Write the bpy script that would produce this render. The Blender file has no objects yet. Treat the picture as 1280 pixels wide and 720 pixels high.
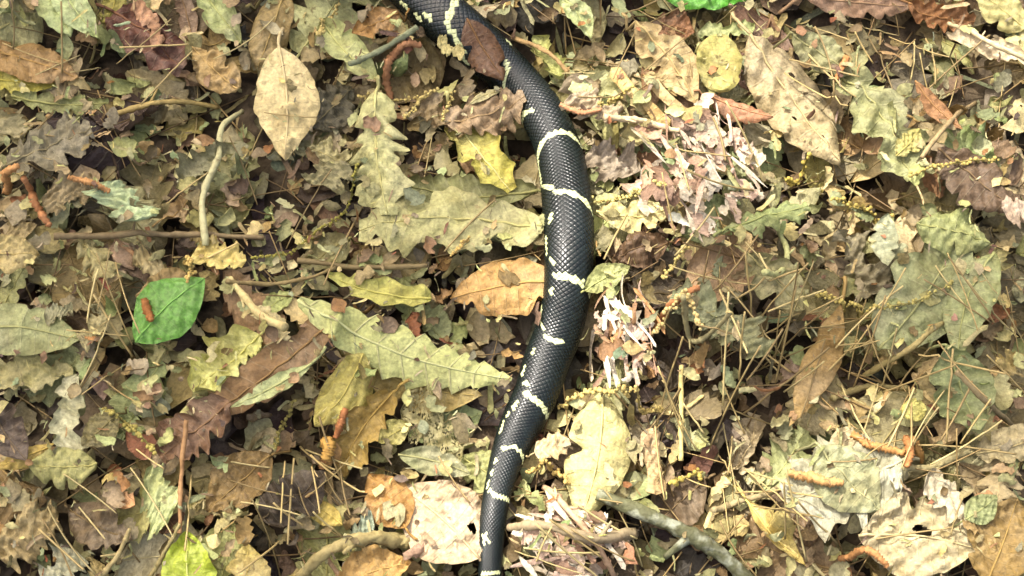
import bpy, math, random
import numpy as np
from mathutils import Vector, Matrix

rng = np.random.default_rng(7)
random.seed(7)
SC = bpy.context.scene
COL = SC.collection
R = math.radians

# ------------------------------------------------------------------ camera
TILT, DIST = R(20), 1.15
HALF = 0.32                                    # half the width seen at the aim point, metres
cam_d = bpy.data.cameras.new('camera')
cam = bpy.data.objects.new('camera', cam_d); COL.objects.link(cam)
AIM = np.array([0.0, 0.0, 0.022])
CAM = AIM + np.array([0, -DIST*math.sin(TILT), DIST*math.cos(TILT)])
cam.location = CAM; cam.rotation_euler = (TILT, 0, 0)
cam_d.sensor_width = 36; cam_d.lens = 18*DIST/HALF
cam_d.clip_start = 0.02; cam_d.clip_end = 500
SC.camera = cam

# ------------------------------------------------------------------ light
SUN_AZ, SUN_EL = R(-40), R(60)                 # azimuth from +y towards +x
SUN = np.array([math.sin(SUN_AZ)*math.cos(SUN_EL), math.cos(SUN_AZ)*math.cos(SUN_EL), math.sin(SUN_EL)])
W = bpy.data.worlds.new('World'); SC.world = W; W.use_nodes = True
nt = W.node_tree; nt.nodes.clear()
o_ = nt.nodes.new('ShaderNodeOutputWorld'); b_ = nt.nodes.new('ShaderNodeBackground'); s_ = nt.nodes.new('ShaderNodeTexSky')
s_.sky_type = 'NISHITA'; s_.sun_disc = False; s_.sun_elevation = SUN_EL; s_.sun_rotation = SUN_AZ
s_.air_density = 0.6; s_.dust_density = 10.0; s_.ozone_density = 0.0
b_.inputs[1].default_value = 0.15
nt.links.new(s_.outputs[0], b_.inputs[0]); nt.links.new(b_.outputs[0], o_.inputs[0])
sun_d = bpy.data.lights.new('sun', 'SUN'); sun_d.energy = 2.7; sun_d.angle = R(0.53); sun_d.color = (1.0, 0.93, 0.86)
sun = bpy.data.objects.new('sun', sun_d); COL.objects.link(sun)
sun.rotation_euler = Vector(SUN).to_track_quat('Z', 'Y').to_euler()
SC.view_settings.view_transform = 'Standard'; SC.view_settings.look = 'None'
SC.view_settings.gamma = 1.0; SC.view_settings.use_curve_mapping = False
SC.view_settings.exposure = 1.68
SC.cycles.max_bounces = 6; SC.cycles.diffuse_bounces = 3; SC.cycles.glossy_bounces = 3; SC.cycles.transmission_bounces = 3

# ------------------------------------------------------------------ helpers
CT, ST = math.cos(TILT), math.sin(TILT)
def P(px, py, z=0.022):
    """a point of the ground plane at height z, from its place in the 1280x720 photograph"""
    x = (px-640)/640*HALF/DIST; y = (360-py)/640*HALF/DIST
    d = np.array([x, y*CT+ST, y*ST-CT])
    k = (z-CAM[2])/d[2]
    return CAM + d*k
def proj(p):
    q = np.asarray(p) - CAM
    xr = q[..., 0]; yr = q[..., 1]*CT+q[..., 2]*ST; zr = q[..., 1]*ST-q[..., 2]*CT
    return np.stack([640+xr/zr*DIST/HALF*640, 360-yr/zr*DIST/HALF*640], -1)
def lin(c):
    c = np.asarray(c, float)/255
    return np.where(c <= 0.04045, c/12.92, ((c+0.055)/1.055)**2.4)
ALB = 1.0
def alb(c):
    a = lin(c); a = a*0.93+0.07*(a@np.array([0.3, 0.6, 0.1]))
    return np.clip(a*ALB*np.array([0.97, 1.0, 0.82]), 0.004, 0.75)
def mesh(name, V, F, uv=None, col=None, smooth=True, mats=()):
    me = bpy.data.meshes.new(name)
    V = np.asarray(V, float); F = np.asarray(F, int)
    me.vertices.add(len(V)); me.vertices.foreach_set('co', V.ravel())
    n = F.shape[1]
    me.loops.add(F.size); me.loops.foreach_set('vertex_index', F.ravel())
    me.polygons.add(len(F)); me.polygons.foreach_set('loop_start', np.arange(len(F))*n)
    if smooth: me.polygons.foreach_set('use_smooth', np.ones(len(F), bool))
    if uv is not None:
        l = me.uv_layers.new(name='UVMap'); l.data.foreach_set('uv', np.asarray(uv, float)[F.ravel()].ravel())
    if col is not None:
        a = me.attributes.new('Col', 'FLOAT_COLOR', 'POINT')
        c = np.ones((len(V), 4)); c[:, :3] = col; a.data.foreach_set('color', c.ravel())
    for m in mats: me.materials.append(m)
    me.update(calc_edges=True); me.validate()
    return me
def obj(name, me, parent=None, loc=None):
    o = bpy.data.objects.new(name, me); COL.objects.link(o)
    if loc is not None: o.location = loc
    if parent is not None: o.parent = parent
    return o
def tag(o, label=None, cat=None, group=None, kind=None):
    if label: o['label'] = label
    if cat: o['category'] = cat
    if group: o['group'] = group
    if kind: o['kind'] = kind
    return o
def grid_faces(a, b, wrap=False):
    i = np.arange(a-1)[:, None]; j = np.arange(b if wrap else b-1)[None, :]
    j2 = (j+1) % b
    return np.stack([i*b+j, i*b+j2, (i+1)*b+j2, (i+1)*b+j], -1).reshape(-1, 4)
def tube(path, rad, sides=6, bump=0.0, r=rng):
    path = np.asarray(path, float); n = len(path)
    rad = np.broadcast_to(np.asarray(rad, float), (n,))
    T = np.gradient(path, axis=0); T /= np.linalg.norm(T, axis=1)[:, None]+1e-12
    up = np.array([0, 0, 1.0]); N = up - T*(T@up)[:, None]
    N /= np.linalg.norm(N, axis=1)[:, None]+1e-9
    B = np.cross(N, T)
    a = np.linspace(0, 2*np.pi, sides, endpoint=False)
    rr = rad[:, None]*(1+bump*r.standard_normal((n, sides)))
    V = path[:, None]+rr[..., None]*(np.cos(a)[None, :, None]*N[:, None]+np.sin(a)[None, :, None]*B[:, None])
    V = V.reshape(-1, 3); F = grid_faces(n, sides, True)
    V = np.vstack([V, path[:1], path[-1:]]); c0, c1 = n*sides, n*sides+1
    j = np.arange(sides); j2 = (j+1) % sides
    cap = np.vstack([np.stack([j2, j, j*0+c0, j*0+c0], -1)])
    e = (n-1)*sides
    capE = np.stack([e+j, e+j2, j*0+c1, j*0+c1], -1)
    return V, F, np.vstack([cap[:, :3], capE[:, :3]])
def tri(F):
    F = np.asarray(F); return np.vstack([F[:, [0, 1, 2]], F[:, [0, 2, 3]]])
def tube_t(path, rad, sides=6, bump=0.0):
    V, F, C = tube(path, rad, sides, bump); return V, np.vstack([tri(F), C])
def spline(pts, n):
    pts = np.asarray(pts, float)
    d = np.r_[0, np.cumsum(np.linalg.norm(np.diff(pts[:, :2], axis=0), axis=1))]
    m = len(pts); t = np.linspace(0, d[-1], n)
    h = np.diff(d); tan = np.zeros_like(pts)
    sl = np.diff(pts, axis=0)/h[:, None]
    tan[0], tan[-1] = sl[0], sl[-1]
    if m > 2: tan[1:-1] = (sl[:-1]*h[1:, None]+sl[1:]*h[:-1, None])/(h[1:]+h[:-1])[:, None]
    i = np.clip(np.searchsorted(d, t, side='right')-1, 0, m-2)
    u = ((t-d[i])/h[i])[:, None]; hh = h[i][:, None]
    return ((2*u**3-3*u**2+1)*pts[i]+(u**3-2*u**2+u)*hh*tan[i]+(-2*u**3+3*u**2)*pts[i+1]+(u**3-u**2)*hh*tan[i+1])

# ------------------------------------------------------------------ materials
def nodes(name):
    m = bpy.data.materials.new(name); m.use_nodes = True
    t = m.node_tree; t.nodes.clear(); return m, t
def N(t, typ, ins=None, **kw):
    n = t.nodes.new(typ)
    for k, v in kw.items(): setattr(n, k, v)
    for k, v in (ins or {}).items():
        if isinstance(v, bpy.types.NodeSocket): t.links.new(v, n.inputs[k])
        else: n.inputs[k].default_value = v
    return n
def math_(t, op, a, b=0.0, c=0.0, clamp=False):
    return N(t, 'ShaderNodeMath', {0: a, 1: b, 2: c}, operation=op, use_clamp=clamp).outputs[0]
def mixc(t, f, a, b, mode='MIX'):
    n = N(t, 'ShaderNodeMix', {0: f, 6: a, 7: b}, data_type='RGBA', blend_type=mode); return n.outputs[2]
def ramp(t, x, lo, hi):
    return N(t, 'ShaderNodeMapRange', {0: x, 1: lo, 2: hi, 3: 0.0, 4: 1.0}, interpolation_type='SMOOTHSTEP').outputs[0]
def leaf_material(name, src='object', rough=0.6, transl=0.15, veins=0.5, spots=1.0, nv=9.0, gloss=0.4, mott=1.0):
    m, t = nodes(name)
    out = N(t, 'ShaderNodeOutputMaterial')
    if src == 'object':
        oi = N(t, 'ShaderNodeObjectInfo'); base = oi.outputs['Color']; rnd = oi.outputs['Random']
    else:
        at = N(t, 'ShaderNodeAttribute', attribute_name='Col'); base = at.outputs['Color']; rnd = 0.0
    tc = N(t, 'ShaderNodeTexCoord')
    w = math_(t, 'MULTIPLY', rnd, 37.0)
    def noise(sc, det=3.0, ro=0.6):
        return N(t, 'ShaderNodeTexNoise', {'Vector': tc.outputs['Object'], 'W': w, 'Scale': sc, 'Detail': det, 'Roughness': ro}, noise_dimensions='4D').outputs[0]
    n1, n2, n3, n4 = noise(55), noise(420, 4), noise(150, 2), noise(24, 2)
    darker = mixc(t, 1.0, base, (0.60, 0.55, 0.45, 1), 'MULTIPLY')
    paler = mixc(t, 0.35, base, (0.42, 0.37, 0.27, 1))
    c = mixc(t, math_(t, 'MULTIPLY', ramp(t, n1, 0.42, 0.72), 0.75*mott), base, darker)
    c = mixc(t, math_(t, 'MULTIPLY', ramp(t, n4, 0.5, 0.7), 0.6*mott), c, paler)
    f2 = N(t, 'ShaderNodeMapRange', {0: n2, 1: 0.3, 2: 0.7, 3: 0.66, 4: 1.3}).outputs[0]
    c = mixc(t, 1.0, c, N(t, 'ShaderNodeCombineColor', {0: f2, 1: f2, 2: f2}).outputs[0], 'MULTIPLY')
    c = mixc(t, math_(t, 'MULTIPLY', ramp(t, n3, 0.66, 0.74), 0.75*spots), c, mixc(t, 1.0, c, (0.3, 0.22, 0.16, 1), 'MULTIPLY'))
    uv = N(t, 'ShaderNodeSeparateXYZ', {0: tc.outputs['UV']})
    uu, vv = uv.outputs[0], uv.outputs[1]
    fr = math_(t, 'ABSOLUTE', math_(t, 'SUBTRACT', math_(t, 'FRACT', math_(t, 'MULTIPLY', uu, nv)), 0.5))
    vein = math_(t, 'SUBTRACT', 1.0, ramp(t, fr, 0.0, 0.07))
    av = math_(t, 'ABSOLUTE', vv)
    vo = N(t, 'ShaderNodeTexVoronoi', {'Vector': tc.outputs['Object'], 'Scale': 330.0}, feature='DISTANCE_TO_EDGE').outputs[0]
    net = math_(t, 'SUBTRACT', 1.0, ramp(t, vo, 0.0, 0.09))
    c = mixc(t, math_(t, 'MULTIPLY', net, 0.22), c, darker)
    edge = ramp(t, math_(t, 'ADD', av, math_(t, 'MULTIPLY', math_(t, 'SUBTRACT', n1, 0.5), 0.5)), 0.82, 1.02)
    c = mixc(t, math_(t, 'MULTIPLY', edge, 0.45*spots), c, darker)
    c = mixc(t, math_(t, 'MULTIPLY', vein, 0.45*veins), c, mixc(t, 0.5, c, (0.5, 0.45, 0.28, 1)))
    hgt = math_(t, 'ADD', math_(t, 'MULTIPLY', vein, -0.35*veins), math_(t, 'ADD', math_(t, 'MULTIPLY', n2, 0.7), math_(t, 'MULTIPLY', n3, 1.2)))
    bmp = N(t, 'ShaderNodeBump', {'Strength': 0.8, 'Distance': 0.0016, 'Height': hgt})
    rgh = N(t, 'ShaderNodeMapRange', {0: n1, 1: 0.3, 2: 0.7, 3: rough-0.1, 4: rough+0.15}).outputs[0]
    bs = N(t, 'ShaderNodeBsdfPrincipled', {'Base Color': c, 'Roughness': rgh, 'Specular IOR Level': gloss, 'Normal': bmp.outputs[0]})
    tr = N(t, 'ShaderNodeBsdfTranslucent', {'Color': c, 'Normal': bmp.outputs[0]})
    mx = N(t, 'ShaderNodeMixShader', {0: transl, 1: bs.outputs[0], 2: tr.outputs[0]})
    t.links.new(mx.outputs[0], out.inputs[0]); return m
def simple_material(name, src='object', rough=0.7, sc=300.0, var=0.5, lichen=0.0, gloss=0.3, bump=0.5, dist=0.001):
    m, t = nodes(name); out = N(t, 'ShaderNodeOutputMaterial')
    if src == 'object':
        oi = N(t, 'ShaderNodeObjectInfo'); base = oi.outputs['Color']; w = math_(t, 'MULTIPLY', oi.outputs['Random'], 53.0)
    else:
        base = N(t, 'ShaderNodeAttribute', attribute_name='Col').outputs['Color']; w = 0.0
    tc = N(t, 'ShaderNodeTexCoord')
    def noise(s, d=3.0): return N(t, 'ShaderNodeTexNoise', {'Vector': tc.outputs['Object'], 'W': w, 'Scale': s, 'Detail': d}, noise_dimensions='4D').outputs[0]
    n = noise(sc, 4); n2 = noise(sc*0.3)
    c = mixc(t, math_(t, 'MULTIPLY', ramp(t, n, 0.4, 0.7), var), base, mixc(t, 1.0, base, (0.45, 0.38, 0.3, 1), 'MULTIPLY'))
    if lichen:
        c = mixc(t, math_(t, 'MULTIPLY', ramp(t, n2, 0.48, 0.6), lichen), c, (0.34, 0.36, 0.26, 1))
        c = mixc(t, math_(t, 'MULTIPLY', ramp(t, noise(sc*0.6, 2), 0.6, 0.68), lichen), c, (0.05, 0.045, 0.03, 1))
    b = N(t, 'ShaderNodeBump', {'Strength': bump, 'Distance': dist, 'Height': n})
    bs = N(t, 'ShaderNodeBsdfPrincipled', {'Base Color': c, 'Roughness': rough, 'Specular IOR Level': gloss, 'Normal': b.outputs[0]})
    t.links.new(bs.outputs[0], out.inputs[0]); return m
M_DRY = leaf_material('dry_leaf')
M_RIB = leaf_material('ribbed_leaf', veins=1.5, spots=0.4, mott=0.6)
M_GREEN = leaf_material('fresh_leaf', rough=0.42, transl=0.25, veins=0.35, spots=0.15, gloss=0.5, mott=0.5)
M_SCRAP = leaf_material('leaf_scrap', src='attr', veins=0.2)
M_WOOD = simple_material('twig_bark', lichen=0.0, sc=350)
M_MOSS = simple_material('lichened_bark', lichen=0.65, sc=260, bump=0.9, dist=0.002)
M_STEM = simple_material('leaf_stalk', var=0.3)
M_CATKIN = simple_material('catkin', var=0.6, sc=500)
M_NEEDLE = simple_material('pine_needle', var=0.35, sc=200, rough=0.55)
M_NEEDLE_S = simple_material('pine_needle_litter', src='attr', var=0.35, rough=0.6)
M_CRUMB = simple_material('litter_crumb', src='attr', var=0.6, sc=500)

def ground_material():
    m, t = nodes('forest_soil'); out = N(t, 'ShaderNodeOutputMaterial'); tc = N(t, 'ShaderNodeTexCoord')
    v = N(t, 'ShaderNodeTexVoronoi', {'Vector': tc.outputs['Object'], 'Scale': 24.0, 'Randomness': 1.0})
    n = N(t, 'ShaderNodeTexNoise', {'Vector': tc.outputs['Object'], 'Scale': 90.0, 'Detail': 5.0}).outputs[0]
    hs = N(t, 'ShaderNodeSeparateColor', {0: v.outputs['Color']})
    c = mixc(t, hs.outputs[0], (0.045, 0.032, 0.02, 1), (0.13, 0.10, 0.06, 1))
    c = mixc(t, ramp(t, n, 0.35, 0.7), c, (0.02, 0.015, 0.01, 1))
    b = N(t, 'ShaderNodeBump', {'Strength': 0.8, 'Distance': 0.006, 'Height': n})
    bs = N(t, 'ShaderNodeBsdfPrincipled', {'Base Color': c, 'Roughness': 0.9, 'Specular IOR Level': 0.15, 'Normal': b.outputs[0]})
    t.links.new(bs.outputs[0], out.inputs[0]); return m

# ------------------------------------------------------------------ height field of the litter
CELL = 0.0016
X0, Y0, NX, NY = -0.85, -0.75, int(1.7/0.0016), int(1.6/0.0016)
def soil(x, y):
    return (0.0035*np.sin(x*31+1.3)*np.cos(y*27+0.4)+0.003*np.sin(x*71+y*53)+0.002*np.sin(x*140-y*120+2))
gx = X0+np.arange(NX)*CELL; gy = Y0+np.arange(NY)*CELL
H = soil(gx[:, None], gy[None, :])
def ij(x, y):
    return (np.clip(((x-X0)/CELL), 0, NX-2).astype(int), np.clip(((y-Y0)/CELL), 0, NY-2).astype(int))
def hmax(x, y):
    i, j = ij(x, y)
    return np.maximum(np.maximum(H[i, j], H[i+1, j]), np.maximum(H[i, j+1], H[i+1, j+1]))
def splat(x, y, z):
    i, j = ij(np.ravel(x), np.ravel(y)); np.maximum.at(H, (i, j), np.ravel(z))

# ------------------------------------------------------------------ ground
def cs(a, b, n):
    f = np.linspace(a, b, n); o = np.geomspace(0.2, 40, 14)
    return np.r_[(a-o)[::-1], f, b+o]
ax, ay = cs(-0.9, 0.9, 130), cs(-0.8, 0.9, 120)
GX, GY = np.meshgrid(ax, ay, indexing='ij')
far = np.clip((np.hypot(GX, GY)-0.9)/2, 0, 1)
GZ = soil(GX, GY)*(1-far)+far*0.01
g = obj('ground', mesh('ground', np.stack([GX, GY, GZ], -1).reshape(-1, 3), grid_faces(len(ax), len(ay)), mats=[ground_material()]))
tag(g, kind='structure')

# ------------------------------------------------------------------ leaves
def saw(x): return x-np.floor(x)
def halfwidth(kind, t, side, r, n=None, tears=2):
    t = np.clip(t, 0, 1)
    if kind == 'ovate': w = np.sin(np.pi*t**0.85)**0.85
    elif kind == 'round': w = np.sqrt(np.clip(1-(2*t-1)**2, 0, 1))**0.95
    elif kind == 'lance': w = np.sin(np.pi*t**0.9)**1.0
    elif kind == 'beech':
        w = np.sin(np.pi*t**0.8)**0.8*(1+0.05*(saw(t*12+0.3*side)-0.5))
    elif kind == 'chestnut':
        w = np.sin(np.pi*np.clip(t*0.97+0.02, 0, 1)**0.85)**0.75*(1-0.33*saw(t*(n or 9)+0.5))
    elif kind == 'oak':
        k = n or 4; ph = 0.15+0.12*side
        lob = np.abs(np.sin(np.pi*(k*t**0.9+ph)))**0.7
        env = np.sin(np.pi*(0.04+0.9*t)**0.95)**0.6
        w = env*(0.38+0.62*lob)*(1+0.10*np.sin(2*np.pi*(k*2.6*t+side)))
    elif kind == 'spiny':
        k = n or 3; lob = saw(-(k*t+0.2+0.1*side))
        w = np.sin(np.pi*(0.03+0.94*t)**0.8)**0.55*(0.62+0.38*(1-np.abs(2*saw(k*t+0.3)-1))**1.6)
    elif kind == 'strip': w = np.clip(np.minimum(t, 1-t)*14, 0, 1)**0.6*(0.8+0.2*np.sin(7*t+side*2))
    else:   # torn scrap
        w = np.clip(np.minimum(t*6, (1-t)*5), 0, 1)**0.3
        ph = r.uniform(0, 7, 4)
        w = w*(0.62+0.2*np.sin(5*t+ph[0])+0.16*np.sin(13*t+ph[1])+0.10*np.sin(29*t+ph[2])+0.06*np.sin(61*t+ph[3]))
    # ragged edge everywhere
    ph = r.uniform(0, 7, 3)
    rg = r.uniform(0.2, 1.2); w = w*(1+rg*(0.05*np.sin(13*t+ph[0])+0.03*np.sin(29*t+ph[1])+0.02*np.sin(51*t+ph[2])))
    for _ in range(r.integers(0, tears+1) if kind not in ('round', 'chestnut', 'strip') else 0):   # tears
        c, s = r.uniform(0.2, 0.9), r.uniform(0.015, 0.06)
        w = w*(1-r.uniform(0.2, 0.6)*np.exp(-((t-c)/s)**2))
    return np.maximum(w, 0.0)
SHEAR = dict(oak=0.35, chestnut=0.5, beech=0.45, spiny=0.3, ovate=0.1)
def leaf_shape(kind, L, Wd, r, nt=34, ns=8, n=None, cup=None, bend=None, fold=0.0, edge=None, pleat=0.0, twist=None, rough=1.0, tears=2):
    t = np.linspace(0, 1, nt+1); s = np.linspace(-1, 1, 2*(ns//2)+1)
    wl, wr = halfwidth(kind, t, 0, r, n, tears), halfwidth(kind, t, 1, r, n, tears)
    wid = np.where(s[None, :] < 0, wl[:, None], wr[:, None])
    y = s[None, :]*wid*Wd/2
    x = np.repeat((t*L)[:, None], len(s), 1)
    x = x+SHEAR.get(kind, 0.05)*np.abs(y)*np.clip((1-t)*3, 0, 1)[:, None]
    if kind == 'scrap': x = x+r.uniform(-0.9, 0.9)*y+r.uniform(-0.4, 0.4)*np.abs(y)
    side = r.uniform(-1, 1)*0.07*L
    y = y+side*np.sin(np.pi*t)[:, None]
    cup = r.normal(0, 0.55) if cup is None else cup           # total angle at the rim
    bend = r.normal(0, 0.6) if bend is None else bend
    edge = r.uniform(-0.10, 0.20) if edge is None else edge
    twist = r.normal(0, 0.25) if twist is None else twist
    z = np.zeros_like(x)
    if abs(cup) > 1e-3:
        k = cup/(Wd/2); z = z+(1-np.cos(k*y))/k; y = np.sin(k*y)/k
    z = z+np.abs(y)*fold+edge*Wd*np.abs(s[None, :])**4
    n_v = n or 9
    z = z+pleat*Wd*(4*np.abs(saw(n_v*t)-0.5)-1)[:, None]*np.abs(s[None, :])**0.7
    a = twist*(t-0.5)[:, None]
    y, z = y*np.cos(a)-z*np.sin(a), y*np.sin(a)+z*np.cos(a)
    if abs(bend) > 1e-3:
        k = bend/L; xx = x-L/2
        z, x = (1-np.cos(k*xx))/k*1.0+z*np.cos(k*xx), np.sin(k*xx)/k-z*np.sin(k*xx)+L/2
    for _ in range(5):
        f = r.uniform(1.5, 7, 2)/max(L, Wd); ph = r.uniform(0, 7, 2)
        z = z+rough*0.012*min(L, Wd*1.4)*np.sin(2*np.pi*f[0]*x+ph[0])*np.sin(2*np.pi*f[1]*y*1.3+ph[1])
    for _ in range(3):                                         # creases of a leaf that dried crumpled
        a = r.uniform(0, np.pi); f = r.uniform(1.2, 3.2)/max(L, Wd); ph = r.uniform(0, 7, 2)
        u = np.cos(a)*x+np.sin(a)*y; v = -np.sin(a)*x+np.cos(a)*y
        z = z+rough*0.016*min(L, Wd*1.4)*(np.abs(np.sin(np.pi*f*u+0.8*np.sin(2.2*np.pi*f*v+ph[0])+ph[1]))-0.5)
    for _ in range(4):
        a = r.uniform(0, np.pi); f = r.uniform(7, 15)/max(L, Wd); ph = r.uniform(0, 7, 2)
        u = np.cos(a)*x+np.sin(a)*y; v = -np.sin(a)*x+np.cos(a)*y
        z = z+rough*0.0015*min(L, Wd)*np.sin(2*np.pi*f*u+2.0*np.sin(f*2.1*v+ph[0])+ph[1])
    x = (x-x.min())/(np.ptp(x)+1e-9)*L
    y = y*(Wd/max(np.ptp(y), 1e-6))
    return x, y, z, t, s
def settle(x, y, z, pct, eps=0.0006, it=6, cap=0.03):
    """drop the sheet on what lies there, let it drape over what still sticks through"""
    h = hmax(x, y)
    z = z+np.percentile(h-z, pct)
    push = np.maximum(0, h+eps-z)
    for _ in range(it):
        p = np.pad(push, 1, mode='edge')
        push = np.maximum(push, 0.92*(p[:-2, 1:-1]+p[2:, 1:-1]+p[1:-1, :-2]+p[1:-1, 2:])/4)
    return z+np.minimum(push, cap)
def upsplat(x, y, z):
    xs, ys, zs = x, y, z
    for _ in range(2):
        def up(a):
            a2 = np.empty((a.shape[0]*2-1, a.shape[1])); a2[::2] = a; a2[1::2] = (a[:-1]+a[1:])/2
            a3 = np.empty((a2.shape[0], a2.shape[1]*2-1)); a3[:, ::2] = a2; a3[:, 1::2] = (a2[:, :-1]+a2[:, 1:])/2
            return a3
        xs, ys, zs = up(xs), up(ys), up(zs)
    splat(xs, ys, zs)
def leaf_world(kind, base, tip, Wd, r, pct=80, roll=0.0, pitch=0.0, lift=0.0, **kw):
    base, tip = np.asarray(base[:2], float), np.asarray(tip[:2], float)
    d = tip-base; L = np.hypot(*d); d /= L; nrm = np.array([-d[1], d[0]])
    x, y, z, t, s = leaf_shape(kind, L, Wd, r, **kw)
    y, z = y*math.cos(roll)-z*math.sin(roll), y*math.sin(roll)+z*math.cos(roll)
    xc = x-L/2
    z = z+xc*math.tan(pitch)
    wx = base[0]+d[0]*x+nrm[0]*y; wy = base[1]+d[1]*x+nrm[1]*y
    wz = settle(wx, wy, z, pct)+lift
    return wx, wy, wz, t, s
CNT = {}
def leaf_object(name, kind, base, tip, Wd, color, r, mat=None, stem=True, stem_len=0.22, rib=True, holes=(), lace=0.0, rib_col=None, over_snake=False, **kw):
    wx, wy, wz, t, s = leaf_world(kind, base, tip, Wd, r, **kw)
    upsplat(wx, wy, wz)
    c = np.array([wx.mean(), wy.mean(), wz.min()])
    V = np.stack([wx, wy, wz], -1).reshape(-1, 3)-c
    uv = np.stack(np.broadcast_arrays(t[:, None], s[None, :]), -1).reshape(-1, 2)
    F = grid_faces(len(t), len(s))
    if len(holes) or lace:
        fc = uv[F].mean(1); keep = np.ones(len(F), bool)
        for (ht, hs, hr) in holes: keep &= np.hypot((fc[:, 0]-ht)*2, fc[:, 1]-hs) > hr
        if lace: keep &= ~((r.random(len(F)) < lace) & (np.abs(fc[:, 1]) > 0.12))
        F = F[keep]
    me = mesh(name, V, F, uv=uv, mats=[mat or M_DRY])
    o = obj(name, me, loc=c); o.color = (*alb(color), 1)
    m = len(s)//2; L = np.hypot(wx[-1, m]-wx[0, m], wy[-1, m]-wy[0, m])
    mid = np.stack([wx[:, m], wy[:, m], wz[:, m]+0.00025], -1)
    rc = np.asarray(rib_col, float) if rib_col is not None else np.asarray(color)*0.9+np.array([22, 18, 8])
    rw = min(0.0011, 0.012*L+0.0002)
    if rib:
        idx = np.unique(np.linspace(0, len(t)-1, 16).astype(int))
        Vt, Ft = tube_t(mid[idx]-c, np.linspace(rw, rw*0.3, len(idx)), 4)
        k = obj('midrib', mesh('midrib', Vt, Ft, mats=[M_STEM]), o); k.color = (*alb(rc), 1)
    if stem:
        d = mid[0]-mid[3]; d[2] = 0; d /= np.linalg.norm(d)+1e-9; n = np.array([-d[1], d[0], 0])
        sl = L*stem_len; q = np.linspace(0, 1, 7); cv = r.uniform(-0.35, 0.35)
        pth = mid[0]+d*(q*sl)[:, None]+n*(cv*sl*q**2)[:, None]
        hz = hmax(pth[:, 0], pth[:, 1])+rw
        pth[1:, 2] = np.maximum(hz[1:], pth[0, 2]*(1-q[1:])+hz[1:]*q[1:])
        Vt, Ft = tube_t(pth-c, np.linspace(rw, rw*1.25, 7), 5)
        splat(pth[:, 0], pth[:, 1], pth[:, 2]+rw)
        k = obj('stem', mesh('stem', Vt, Ft, mats=[M_STEM]), o); k.color = (*alb(rc*0.92), 1)
    return o

# ---- ground litter: decayed scraps, too many to count
PAL = [(158, 140, 98), (174, 158, 112), (142, 124, 84), (128, 108, 74), (158, 152, 108), (182, 168, 124), (148, 146, 102),
       (116, 98, 72), (136, 122, 92), (168, 150, 122), (110, 92, 66), (162, 160, 114), (152, 128, 84), (140, 138, 108), (186, 174, 134), (170, 172, 128)]
DARK = [(52, 40, 29), (64, 50, 35), (46, 38, 29), (74, 60, 42), (60, 52, 38)]  # decay browns, darkened further to deepen the shaded gaps between leaves
def scrap_layer(name, n, Lr, pal, rad, r, pct=70, label=None, kinds=('scrap', 'scrap', 'scrap', 'oak', 'strip'), nt=7, ns=4, tiltmax=0.45, skip=None, rough=1.6):
    VV, FF, UU, CC = [], [], [], []; off = 0
    for i in range(n):
        x, y = r.uniform(-rad[0], rad[0]), r.uniform(rad[1], rad[2])
        L = r.uniform(*Lr)*(1 if r.random() < 0.8 else 1.5); a = r.uniform(0, 2*np.pi)
        if skip is not None and skip(x, y): continue
        k = kinds[r.integers(len(kinds))]
        Wd = L*(r.uniform(0.12, 0.25) if k == 'strip' else r.uniform(0.45, 0.9))
        d = np.array([math.cos(a), math.sin(a)])*L/2
        wx, wy, wz, t, s = leaf_world(k, (x-d[0], y-d[1]), (x+d[0], y+d[1]), Wd, r, pct=pct, roll=r.normal(0, tiltmax), pitch=r.normal(0, tiltmax*0.6),
                                      nt=nt, ns=ns, cup=r.normal(0, 0.7), bend=r.normal(0, 0.8), rough=rough)
        upsplat(wx, wy, wz)
        V = np.stack([wx, wy, wz], -1).reshape(-1, 3)
        VV.append(V); FF.append(grid_faces(len(t), len(s))+off); off += len(V)
        UU.append(np.stack(np.broadcast_arrays(t[:, None]*0.5+r.random(), s[None, :]), -1).reshape(-1, 2))
        c = alb(np.array(pal[r.integers(len(pal))])*r.uniform(0.82, 1.12)+r.normal(0, 5, 3))
        CC.append(np.repeat(c[None], len(V), 0))
    o = obj(name, mesh(name, np.vstack(VV), np.vstack(FF), uv=np.vstack(UU), col=np.vstack(CC), mats=[M_SCRAP]))
    return tag(o, label, 'leaf litter', kind='stuff')
scrap_layer('darkened_decayed_leaves', 1300, (0.03, 0.06), DARK+PAL[7:9]+PAL[10:11], (0.72, -0.6, 0.72), rng, label='decayed leaves darkened for shade beneath the newer litter', nt=10, ns=4, pct=75)
scrap_layer('leaf_fragments', 2600, (0.010, 0.026), PAL+DARK[:3], (0.5, -0.34, 0.4), rng, tiltmax=0.35, label='torn brown and tan leaf fragments filling the forest floor', pct=70)

# ------------------------------------------------------------------ snake: its path first, so that leaves keep clear of it
SNK = np.array([(-14, -70, 15), (-4, -84, 28), (12, -102, 37), (34, -122, 39), (62, -147, 34), (120, -186, 40), (200, -204, 47), (290, -190, 54),
    (370, -152, 59), (440, -95, 63), (495, -38, 65), (553, 19, 65), (592, 51, 63), (633, 89, 59), (676, 139, 57), (696, 182, 59), (705, 224, 62), (710, 266, 63.5),
    (711.5, 295, 63.5), (711, 325, 62), (709, 365, 60.5), (702, 400, 60), (694, 425, 60), (685, 446, 59.5), (671, 489, 57), (650, 533, 52.5), (637, 564, 45.5),
    (625.5, 600, 37), (617, 644, 33.5), (613.5, 689, 31), (612.5, 722, 29), (613, 765, 26), (620, 830, 20), (637, 900, 13), (665, 960, 7), (705, 1000, 1.5)], float)
ZS = 0.038                                     # height of the body's axis used to unproject
sp_px = spline(SNK, 1600)
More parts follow.
